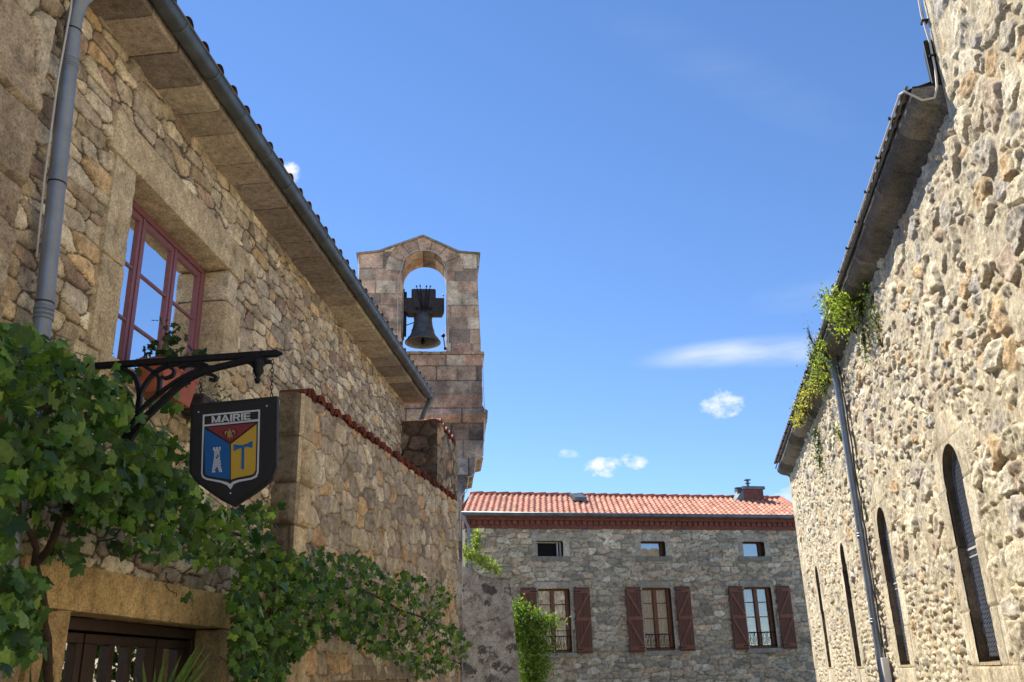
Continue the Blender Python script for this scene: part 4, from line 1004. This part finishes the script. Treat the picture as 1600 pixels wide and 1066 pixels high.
def vine(name, label, fr, regions, root_at, size=(.09, .15), stems=()):
    root = thing(name, label, 'vine', root_at)
    Cn = []; 
    for poly, n, (w0, w1) in regions:
        for (x, y) in poly_sample(poly, n):
            w = RNG.uniform(w0, w1); u_, z_ = fr.at(x, y, w); Cn.append(fr.P(u_, z_, w))
    Cn = np.array(Cn); n = len(Cn)
    dirs = np.tile(np.array([0, 0, -1.]), (n, 1))*.9+RNG.normal(size=(n, 3))*.55; nor = np.tile(fr.n+np.array([0, -.3, .55]), (n, 1))+RNG.normal(size=(n, 3))*.6
    sz = RNG.uniform(size[0], size[1], n); sz = np.where(RNG.random(n) < .12, sz*.55, sz)
    col = GREENS[RNG.integers(0, len(GREENS), n)]*RNG.uniform(.6, 1.5, n)[:, None]
    yl = RNG.random(n) < .10; col[yl] = col[yl]*np.array([1.7, 1.45, 1.0])
    place_leaves('foliage', Cn, dirs, nor, sz, col, M_leaf, root)
    mb = MB()
    for pts, r in stems:
        P_ = [fr.P(*fr.at(x, y, w), w) for x, y, w in pts]; Q = []
        for i in range(len(P_)-1):
            for t in np.linspace(0, 1, 6)[:-1]: Q.append(P_[i]*(1-t)+P_[i+1]*t+RNG.normal(size=3)*.012)
        Q.append(P_[-1]); mb.tube(Q, list(np.linspace(r, r*.5, len(Q))), 7)
    # leaf stalks and twigs
    for i in RNG.choice(n, min(n, 160), replace=False):
        p = Cn[i]; mb.tube([p, p-fr.n*.08+np.array([0, 0, .06])+RNG.normal(size=3)*.03], .0025, 4)
    mb.build('stems', M_bark, root, smooth=True)
def build_vines():
    left_top = [(0, 503), (30, 500), (60, 516), (100, 520), (118, 545), (150, 560), (140, 575), (190, 590), (205, 612), (225, 645), (262, 665), (272, 690), (300, 705), (300, 735), (325, 775), (280, 800), (200, 790), (120, 770), (60, 765), (0, 760)]
    left_mid = [(230, 700), (300, 740), (330, 785), (362, 790), (400, 785), (432, 790), (442, 850), (432, 872), (395, 893), (350, 880), (300, 872), (265, 868), (225, 860), (205, 820), (150, 815), (120, 780), (170, 745)]
    left_low = [(0, 760), (20, 790), (20, 880), (75, 890), (62, 935), (75, 958), (55, 985), (72, 1000), (38, 1022), (0, 1045)]
    deep = [(40, 740), (200, 760), (240, 850), (190, 862), (160, 835), (120, 870), (50, 880)]
    twig = [(105, 855), (135, 860), (128, 905), (98, 880)]; tw2 = [(270, 915), (302, 918), (288, 938)]; tw3 = [(180, 555), (215, 565), (205, 600), (178, 590)]; tw4 = [(225, 625), (290, 600), (285, 660), (240, 650)]
    vine('grapevine', 'big leafy grapevine over the entrance and around the sign bracket', L,
         [(left_top, 720, (.30, .80)), (left_top, 200, (.05, .35)), (left_mid, 640, (.30, .75)), (left_low, 190, (.35, .85)), (deep, 60, (.05, .3)), (twig, 5, (.3, .4)), (tw2, 3, (.2, .25)), (tw3, 7, (.4, .7)), (tw4, 9, (.3, .5))],
         L.P(5.1, 0, .3), (.075, .135),
         [([(95, 1300, .25), (70, 1000, .22), (60, 880, .2), (100, 800, .25), (220, 800, .3), (340, 830, .35), (440, 850, .4)], .03), ([(60, 880, .2), (20, 760, .3), (60, 640, .5), (160, 600, .5)], .02),
          ([(150, 858, .3), (190, 825, .35), (215, 800, .4)], .006), ([(255, 890, .15), (262, 915, .2), (276, 932, .22)], .005), ([(240, 640, .4), (275, 610, .4), (290, 560, .5)], .004)])
    right = [(362, 905), (395, 870), (440, 850), (470, 862), (505, 856), (540, 868), (575, 866), (600, 892), (622, 905), (640, 892), (690, 908), (716, 922), (700, 950), (690, 965), (728, 985), (732, 1010), (722, 1035), (690, 1050), (655, 1060), (640, 1045), (600, 1030), (570, 1012), (520, 985), (490, 1000), (462, 1030), (440, 1060), (365, 1066)]
    rl = [(362, 960), (440, 960), (455, 1066), (440, 1100), (362, 1100)]
    vine('grapevine', 'long grapevine hanging along the low projecting building, right of the sign', A,
         [(right, 1900, (.12, .62)), (right, 200, (.03, .2)), (rl, 150, (.1, .5)), ([(622, 895), (640, 885), (650, 905)], 12, (.3, .4))],
         A.P(9.6, 0, .3), (.065, .12),
         [([(400, 1400, .2), (410, 1000, .2), (430, 920, .25), (560, 920, .3), (700, 985, .35)], .025)])
build_vines()

def bush(name, label, cat, centers, leaf, cols, fr, n, base, group=None, kind='oval', mat=None, stems=True, droop=.0):
    """centers: (px, py, w, ru, rz, rw)"""
    root = thing(name, label, cat, base, group); Cn = []; ct = []
    tot = sum(c[3]*c[4] for c in centers); mb = MB()
    for (x, y, w, ru, rz, rw) in centers:
        u_, z_ = fr.at(x, y, w); m = max(6, int(n*ru*rz/tot)); c0 = fr.P(u_, z_, w)
        g = RNG.normal(size=(m, 3))*.45; P_ = c0+g[:, :1]*ru*fr.u+g[:, 1:2]*rz*np.array([0, 0, 1.])+g[:, 2:]*rw*fr.n; Cn.append(P_); ct.append(c0)
        if stems:
            for k in range(min(14, m//5+2)):
                mb.tube([c0-np.array([0, 0, rz*.8])*(1 if droop <= 0 else -1)-fr.n*rw*.6, c0*(.5)+P_[k]*.5, P_[k]], [.006, .004, .002], 4)
    Cn = np.concatenate(Cn); m = len(Cn); dirs = RNG.normal(size=(m, 3))*.7+np.array([0, 0, .4-droop]); nor = RNG.normal(size=(m, 3))+np.array([0, 0, .8])
    col = np.array([lin(c) for c in cols])[RNG.integers(0, len(cols), m)]*RNG.uniform(.75, 1.3, m)[:, None]
    place_leaves('foliage', Cn, dirs, nor, RNG.uniform(leaf*.6, leaf*1.3, m), col, mat or M_leaf2, root, kind)
    if stems: mb.build('stems', M_bark, root)
    return root
YG = [(158, 172, 72), (132, 152, 62), (176, 180, 88), (108, 130, 54), (186, 186, 116), (90, 112, 50)]
YY = [(206, 188, 92), (186, 176, 84), (156, 160, 72), (212, 198, 116), (130, 140, 66)]
DG = [(74, 96, 44), (60, 82, 40), (92, 112, 54)]
def build_weeds():
    g = 'plants rooted in the church cornice'
    P0 = lambda x, y: C.P(*C.at(x, y, .35), .35)
    bush('cornice_weed', 'largest yellow-green weed clump on the church cornice, topmost of the row', 'plant', [(1310, 478, .36, .50, .26, .22), (1322, 505, .3, .3, .22, .2), (1292, 470, .42, .3, .16, .12), (1328, 470, .2, .3, .2, .15)], .055, YG, C, 1050, P0(1315, 500), g)
    bush('cornice_weed', 'yellow-green weed clump above the top of the church downpipe', 'plant', [(1280, 568, .38, .5, .2, .2), (1276, 592, .35, .5, .18, .2), (1284, 545, .38, .3, .2, .15)], .05, YG, C, 620, P0(1282, 580), g)
    bush('cornice_weed', 'thin wispy stalks rising from the cornice beside the white cloud streak', 'plant', [(1263, 520, .46, .12, .26, .08), (1266, 555, .45, .14, .28, .08), (1270, 540, .42, .25, .2, .1)], .035, [(120, 128, 90), (104, 116, 76)], C, 150, P0(1268, 570), g)
    bush('cornice_weed', 'small bright sprig below the weed clump at the downpipe head', 'plant', [(1290, 592, .22, .35, .12, .12), (1284, 608, .3, .3, .12, .1)], .045, YG, C, 150, P0(1288, 600), g)
    bush('cornice_weed', 'golden yellow weed on the church cornice, lowest of the row', 'plant', [(1262, 612, .37, .5, .18, .18), (1250, 636, .4, .6, .2, .18), (1247, 656, .38, .5, .14, .14)], .05, YY, C, 620, P0(1255, 640), g)
    bush('wall_fern', 'dark fern growing from the church wall under the golden weed', 'plant', [(1278, 700, .08, .3, .2, .06), (1281, 722, .08, .25, .28, .06), (1274, 680, .1, .3, .2, .06)], .055, DG, C, 260, P0(1278, 720), g, droop=.8)
    bush('wall_fern', 'small bright green tuft on the church wall left of the downpipe', 'plant', [(1310, 678, .08, .14, .16, .05)], .05, YG, C, 70, P0(1310, 680), g)
    bush('wall_fern', 'dark trailing plant in the shade of the cornice behind the largest weed', 'plant', [(1352, 455, .12, .35, .22, .08), (1345, 500, .1, .3, .4, .08), (1350, 540, .09, .25, .35, .06), (1362, 480, .08, .3, .2, .06)], .05, DG+[(110, 120, 70)], C, 420, P0(1350, 500), g, droop=.6)
    bush('wall_fern', 'sparse dry tuft on the church wall right of the trailing plant', 'plant', [(1368, 500, .07, .3, .2, .06), (1372, 525, .07, .2, .2, .05)], .04, [(120, 118, 78), (100, 106, 64)], C, 110, P0(1370, 510), g)
    bush('wall_shrub', 'pale green shrub growing on the sloping top of the grey wall', 'plant',
         [(744, 850, -.2, .14, .28, .2), (748, 838, -.2, .07, .2, .12), (738, 868, -.2, .25, .15, .3), (752, 875, -.2, .3, .16, .3), (765, 885, -.2, .28, .12, .3), (775, 893, -.2, .16, .10, .2), (728, 862, -.3, .1, .2, .2)], .075, [(150, 162, 84), (130, 146, 72), (168, 176, 104)], G, 1700, G.P(3, 4.2, -.2))
    H = Fr(80, -25.2)
    bush('trailing_bush', 'light green leafy bush spilling over beside the grey wall in front of shutters', 'bush',
         [(815, 960, 0, .5, .3, .4), (838, 972, .1, .6, .28, .4), (855, 972, .2, .45, .2, .3), (825, 1000, 0, .55, .5, .4), (840, 1010, .1, .45, .5, .4), (825, 1045, 0, .55, .45, .4), (842, 1045, 0, .35, .45, .3), (812, 950, 0, .2, .25, .2), (805, 990, 0, .3, .6, .3), (830, 1080, 0, .4, .6, .3)], .10, [(130, 152, 72), (112, 138, 62), (150, 168, 84), (98, 122, 58)], H, 7000, H.P(4.6, 0, 0), droop=.5)
build_weeds()

# ------------------------------------------------------------------ pots on the sill
def pot(name, label, c, r, h, mat, foliage, nl, leaf, cols, spread, fup, group='pots on the mauve window sill', square=False):
    root = thing(name, label, 'flower pot', c, group); mb = MB(); c = np.asarray(c)
    if square:
        u_, w_ = square; V = []
        for (s, z) in ((.82, 0), (1, h-.03), (1.06, h-.03), (1.06, h), (.95, h), (.95, h-.04)):
            for (a, b) in ((-1, -1), (1, -1), (1, 1), (-1, 1)): V.append(c+L.u*a*u_*s+L.n*b*w_*s+np.array([0, 0, z]))
        F = [[0, 1, 2, 3]]+[[i*4+k, i*4+(k+1) % 4, (i+1)*4+(k+1) % 4, (i+1)*4+k] for i in range(5) for k in range(4)]+[[20, 21, 22, 23]]
        mb.add(V, F); mb.build('pot_body', mat, root, bevel=.01)
    else:
        mb.lathe(c, [(0, 0), (r*.72, 0), (r*.97, h-.04), (r*1.08, h-.04), (r*1.08, h), (r*.95, h), (r*.93, h-.03), (0, h-.03)], 24); mb.build('pot_body', mat, root, smooth=False)
    g = RNG.normal(size=(nl, 3))*np.array(spread)*.5; P_ = c+np.array([0, 0, h+fup])+g[:, :1]*L.u+g[:, 1:2]*L.n+g[:, 2:]*np.array([0, 0, 1.])
    col = np.array([lin(q) for q in cols])[RNG.integers(0, len(cols), nl)]*RNG.uniform(.7, 1.3, nl)[:, None]
    place_leaves(foliage, P_, RNG.normal(size=(nl, 3))+np.array([0, 0, .1]), RNG.normal(size=(nl, 3))*.7+np.array([.5, -.4, .6]), RNG.uniform(leaf*.6, leaf*1.3, nl), col, M_leaf, root, 'oval' if leaf < .05 else 'grape')
pot('flower_pot', 'terracotta planter with dark leafy geranium, nearest on the mauve window sill', L.P(6.52, 3.73, .18), .2, .25, M_terra, 'foliage', 150, .075, [(54, 74, 40), (44, 64, 36), (66, 88, 48)], (.26, .18, .26), .10, square=(.29, .11))
pot('flower_pot', 'dark pot of trailing grey-green foliage at the far end of the sill', L.P(7.25, 3.74, .17), .12, .18, M_bwood, 'foliage', 300, .045, [(110, 120, 92), (92, 104, 78), (128, 134, 110)], (.36, .24, .26), -.02, square=(.26, .10))

# ------------------------------------------------------------------ palm blades by the door
def palm(label, base, tips, n, ln, col):
    root = thing('spiky_plant', label, 'plant', base, 'spiky plants beside the entrance'); b = np.asarray(base, float); V = []; F = []; Cc = []
    for tx in tips:
        tip = np.asarray(tx, float)[:3]; d = tip-b; l = np.linalg.norm(d); d /= l; side = np.cross(d, np.array([.3, -1, .2])); side /= np.linalg.norm(side); wd = .021
        k0 = len(V); m = 6
        for i in range(m+1):
            t = i/m; p = b+d*l*t+np.array([0, 0, -.10*t*t*l*.3]); wv_ = wd*(1-t**2.2)*(.35+.65*min(1, t*4))+.001
            V += [p-side*wv_, p+np.cross(side, d)*wv_*.35, p+side*wv_]; Cc += [lin(col)*RNG.uniform(.8, 1.25)]*3
        for i in range(m):
            a = k0+i*3; F += [[a, a+1, a+4, a+3], [a+1, a+2, a+5, a+4]]
    mobj('blades', V, F, M_leaf, root, col=np.array(Cc))
    mb = MB(); mb.tube([[b[0], b[1], 0], [b[0], b[1], b[2]*.6], list(b)], [.07, .06, .045], 10); mb.build('trunk', M_bark, root, smooth=True)
def build_palms():
    e = endframe(5.6)
    def tp(pts): return [e.P(*e.at(x, y), 0) for x, y in pts]
    f2 = endframe(6.4)
    b2 = f2.P(f2.at(232, 1150)[0], 1.30, 0)
    t2 = [f2.P(*f2.at(x, y), RNG.uniform(-.15, .15)) for x, y in [(326, 998), (312, 1004), (300, 1008), (287, 1020), (270, 1018), (330, 1030), (335, 1052), (258, 1040), (318, 1012), (240, 1030), (216, 1055), (345, 1075), (250, 1050), (305, 1018), (190, 1070)]]
    palm('spiky green palm-like plant at the right of the brown door', b2, t2, 0, 0, (112, 134, 70))
    b1 = e.P(e.at(50, 1160)[0], 1.20, 0)
    t1 = [e.P(*e.at(x, y), RNG.uniform(-.15, .15)) for x, y in [(104, 1022), (98, 1050), (42, 985), (22, 1005), (5, 1000), (-20, 1020), (60, 1010), (118, 1045), (82, 1010), (30, 1030), (-10, 1040), (112, 1066), (70, 1040)]]
    palm('spiky dark plant at the bottom left under the grapevine', b1, t1, 0, 0, (74, 96, 54))
build_palms()

# ================================================================== HANGING SIGN
def build_sign():
    E = endframe(5.2); Z3 = lambda x, y: E.at(100+x/3.5525, 500+y/3.5525)
    br = thing('sign_bracket', 'black wrought iron bracket with scrolls projecting from the wall', 'bracket', L.P(5.2, 3.5, .0))
    W = lambda w: w-3.6
    mb = MB(); mb.prism(E, [(W(.0), 3.535), (W(1.585), 3.545), (W(1.62), 3.565), (W(1.585), 3.585), (W(.0), 3.575)], -.02, .02)
    mb.box(E, W(0.0), W(.03), 2.85, 3.62, -.03, .03)
    mb.build('top_bar', M_iron, br, bevel=.004)
    def flat(pts, t=.014, nm='scroll', sm=4):
        P_ = [np.array(Z3(*p)) for p in pts]; Q = []
        for i in range(len(P_)-1):      # catmull-rom
            p0, p1, p2, p3 = P_[max(i-1, 0)], P_[i], P_[i+1], P_[min(i+2, len(P_)-1)]
            for s in np.linspace(0, 1, sm+1)[:-1]:
                Q.append(.5*((2*p1)+(-p0+p2)*s+(2*p0-5*p1+4*p2-p3)*s*s+(-p0+3*p1-3*p2+p3)*s**3))
        Q.append(P_[-1]); return Q
    mb = MB()
    def ribbon(pts, t=.014, hw=.014, sm=5):
        Q = flat(pts, sm=sm); n = len(Q); V = []
        for i, q in enumerate(Q):
            tg = Q[min(i+1, n-1)]-Q[max(i-1, 0)]; tg /= np.linalg.norm(tg)+1e-9; nn = np.array([-tg[1], tg[0]])*t
            for (s, w) in ((-1, -hw), (1, -hw), (1, hw), (-1, hw)): V.append(E.P(q[0]+nn[0]*s, q[1]+nn[1]*s, w))
        F = [[i*4+k, i*4+(k+1) % 4, (i+1)*4+(k+1) % 4, (i+1)*4+k] for i in range(n-1) for k in range(4)]+[[0, 1, 2, 3], [n*4-4, n*4-3, n*4-2, n*4-1]]
        mb.add(V, F)
    ribbon([(340, 700), (440, 560), (560, 440), (680, 335), (800, 280), (920, 248), (1040, 222), (1130, 225)], .017, .018)
    ribbon([(330, 660), (430, 500), (540, 400), (660, 318), (760, 275), (830, 262)], .010)
    ribbon([(690, 330), (740, 300), (800, 300), (845, 318), (835, 335), (810, 330)], .010)
    ribbon([(440, 250), (520, 310), (530, 360), (520, 420)], .011)
    ribbon([(640, 240), (540, 270), (480, 320), (430, 400), (410, 480)], .012)
    ribbon([(300, 260), (380, 300), (410, 360), (420, 440), (410, 520)], .014)
    ribbon([(560, 250), (610, 280), (600, 310), (560, 325), (545, 312)], .009)
    ribbon([(640, 260), (700, 250), (760, 262), (800, 258), (760, 246), (690, 244)], .012)
    ribbon([(990, 232), (1030, 240), (1060, 270), (1062, 300)], .009)
    ribbon([(1150, 232), (1110, 240), (1090, 270), (1088, 300)], .009)
    mb.build('scrollwork', M_iron, br)
    a = Z3(1074, 345); mb = MB(); c = E.P(a[0], a[1], 0); mb.lathe(c, [(0, -.01), (.012, -.008), (.022, .015), (.012, .03), (.02, .045), (.036, .07), (.03, .10), (.05, .125), (.03, .15), (.02, .19), (0, .19)], 14); mb.build('pendant', M_iron, br, smooth=True)
    # ---- board
    bd = thing('hanging_sign', 'dark shield-shaped sign with coat of arms reading MAIRIE', 'sign', E.P(W(1.33), 2.6, 0))
    out = [Z3(*p) for p in [(712, 470), (950, 450), (1190, 425), (1188, 600), (1186, 820), (1165, 880), (1110, 930), (1030, 985), (945, 1038), (880, 1005), (800, 950), (735, 900), (700, 850), (702, 700)]]
    mb = MB(); mb.prism(E, out, -.022, .018); mb.build('board', M_board, bd, bevel=.006)
    cc = np.mean(out, 0); inn = [tuple(cc+(np.array(p)-cc)*.93) for p in out]; mb = MB(); mb.prism(E, inn, .0185, .0225); mb.build('face_panel', M_board2, bd, bevel=.002)
    lay = [.0228]
    def patch(name, polys, mat, parent=bd, dz=.0012):
        lay[0] += dz; mb = MB()
        for p in polys: mb.prism(E, [Z3(*q) for q in p], .021, lay[0])
        return mb.build(name, mat, parent)
    border = [(780, 532), (1096, 503), (1092, 690), (1088, 850), (1078, 878), (1050, 890), (980, 903), (950, 916), (933, 945), (914, 922), (880, 908), (800, 892), (778, 880), (771, 860), (775, 700)]
    patch('white_border', [border], M_swhite)
    def shrink(p, k=8):
        c = np.array([935., 700.]); o = []
        for x, y in p:
            dx = -k if x > 935 else k; dy = k if y < 600 else (-k if y > 870 else 0); o.append((x+dx*(0 if 910 < x < 960 else 1), y+dy))
        return o
    inner_top = [(790, 541), (1087, 513), (1086, 556), (789, 587)]
    patch('name_band', [inner_top], M_board2)
    patch('field_edge', [[(789, 598), (1085, 569), (1083, 690), (1079, 846), (1070, 868), (1046, 880), (975, 892), (945, 902), (932, 915), (915, 905), (880, 896), (802, 882), (786, 872), (780, 856), (784, 700)]], M_board2)
    patch('blue_field', [[(793, 612), (930, 695), (930, 890), (880, 883), (808, 870), (794, 858), (790, 700)]], M_sblue)
    patch('yellow_field', [[(937, 695), (1078, 586), (1076, 690), (1072, 840), (1062, 860), (1040, 868), (975, 880), (937, 892)]], M_syel)
    patch('red_field', [[(802, 604), (1070, 580), (934, 688)]], M_sred)
    # tower
    tw = []
    def rect(x0, y0, x1, y1): return [(x0, y0), (x1, y0), (x1, y1), (x0, y1)]
    rows = 13
    for j in range(rows):
        y0 = 728+j*9.6; t = (j/rows); hw = 15+14*max(0, (t-.25))/.75; x = 860-hw; k = 0
        xs = [860-hw]; 
        off = (j % 2)*5
        x = 860-hw
        while x < 860+hw-2:
            bw = (10 if k else 10-off); x2 = min(x+bw-2, 860+hw)
            if not (j > 9 and 852 < (x+x2)/2 < 868) and not (j in (3, 4) and 855 < (x+x2)/2 < 865): tw.append(rect(x, y0-(x-860)*.07, x2, y0+7.4-(x-860)*.07))
            x += bw; k += 1
    tw += [rect(840, 714, 848, 726), rect(854, 713, 866, 725), rect(872, 711, 880, 723), rect(838, 726, 882, 729)]
    patch('tower_emblem', tw, M_swhite)
    patch('axe_emblem', [[(953, 697), (972, 700), (1000, 702), (1030, 693), (1050, 680), (1058, 683), (1057, 712), (1050, 716), (1030, 708), (1011, 713), (1010, 832), (1003, 836), (996, 832), (998, 716), (975, 722), (958, 734), (953, 728)]], M_saxe)
    def fl(s=0):
        return [[(930, 606), (937, 622), (939, 634), (934, 655), (929, 655), (923, 634), (925, 622)], [(915, 652), (952, 649), (952, 655), (915, 658)],
                [(922, 652), (916, 632), (908, 630), (905, 640), (910, 648), (904, 646), (899, 634), (906, 622), (918, 624), (925, 640), (928, 652)],
                [(942, 650), (948, 628), (956, 624), (961, 634), (957, 645), (964, 640), (967, 626), (958, 616), (947, 620), (940, 636), (937, 651)],
                [(929, 658), (936, 657), (934, 678)], [(920, 659), (926, 658), (914, 672)], [(940, 657), (946, 656), (954, 668)]]
    patch('lily_outline', [[(x+(x-933)*.12, y+(y-642)*.10) for x, y in p] for p in fl()], M_board2)
    patch('lily_emblem', [[(933+(x-933)*.9, 642+(y-642)*.92) for x, y in p] for p in fl()], M_gold)
    # lettering
    def q4(x0, y0, x1, y1, x2, y2, x3, y3): return [(x0, y0), (x1, y1), (x2, y2), (x3, y3)]
    def rc(x0, y0, x1, y1): return q4(x0, y0, x1, y0, x1, y1, x0, y1)
    GL = {'M': (46, [rc(0, 0, 8.5, 1), rc(37.5, 0, 46, 1), q4(8.4, 1, 0.5, 1, 19.5, 0, 26.5, 0), q4(37.6, 1, 45.5, 1, 26.5, 0, 19.5, 0)]),
          'A': (44, [q4(0, 0, 8.5, 0, 26, 1, 18, 1), q4(44, 0, 35.5, 0, 18, 1, 26, 1), rc(11, .2, 33, .36)]),
          'I': (9, [rc(0, 0, 9, 1)]),
          'E': (34, [rc(0, 0, 9, 1), rc(9, .83, 33, 1), rc(9, .42, 31, .59), rc(9, 0, 34, .17)]),
          'R': (39, [rc(0, 0, 9, 1), rc(9, .83, 27, 1), rc(9, .40, 27, .56), q4(27, .40, 27, 1, 35, .93, 35, .47), rc(35, .52, 37, .88), q4(28, 0, 39, 0, 26, .42, 17, .42)])}
    word = 'MAIRIE'; tot = sum(GL[c][0] for c in word); gap = (211-tot)/5; x = 0; lay[0] += .0012; mb = MB()
    for c in word:
        for k, pl in enumerate(GL[c][1]):
            mb.prism(E, [Z3(833+(x+a), 580-(x+a)*.096-b*37) for a, b in pl], .021, lay[0]+k*.00006)
        x += GL[c][0]+gap
    mb.build('lettering', M_swhite, bd)
    for p in ((755, 517), (1133, 483), (932, 966)):
        mb = MB()
        s = Z3(*p); ce = E.P(s[0], s[1], .0225)
        V = [ce+(E.u*math.cos(t)+np.array([0, 0, 1.])*math.sin(t))*.0055 for t in np.linspace(0, 2*math.pi, 10)[:-1]]+[ce+E.n*.004]
        mb.add(V, [[i, (i+1) % 9, 9] for i in range(9)])
        mb.build('screw', M_swhite, bd)
    for (x, y0, y1, n) in ((1153, 222, 432, 9), (757, 330, 470, 6)):
        a, b = Z3(x+4, y0), Z3(x-2, y1); mb = MB()
        for i in range(n):
            t0, t1 = i/n, (i+1)/n; za, zb = a[1]+(b[1]-a[1])*t0+.004, a[1]+(b[1]-a[1])*t1-.004; uu = a[0]+(b[0]-a[0])*(t0+t1)/2; h = (za-zb)/2; zc = (za+zb)/2; pts = []
            for k in range(11):
                q_ = 2*math.pi*k/10; x_, y_ = .0085*math.cos(q_), h*math.sin(q_)
                pts.append(E.P(uu+(x_ if i % 2 == 0 else x_*.25), zc+y_, (0 if i % 2 == 0 else x_)))
            mb.tube(pts, .0028, 5, cap=False)
        mb.build('chain', M_iron, bd, smooth=True)
M_board = plain('sign_wood', (.016, .013, .012), .5, 0, .3, 20, .2, .002)
M_board2 = plain('sign_black', (.020, .016, .016), .5, 0, .15, 20)
M_swhite = plain('sign_white', (.62, .64, .66), .5, 0, .04)
M_sblue = plain('sign_blue', (.012, .11, .34), .45, 0, .05)
M_syel = plain('sign_yellow', (.60, .37, .04), .45, 0, .05)
M_sred = plain('sign_red', (.24, .03, .04), .45, 0, .05)
M_saxe = plain('axe_blue', (.012, .12, .36), .45, 0, .05)
M_gold = plain('lily_gold', (.42, .28, .10), .45, 0, .05)
build_sign()
S.cycles.max_bounces = 8; S.cycles.diffuse_bounces = 5
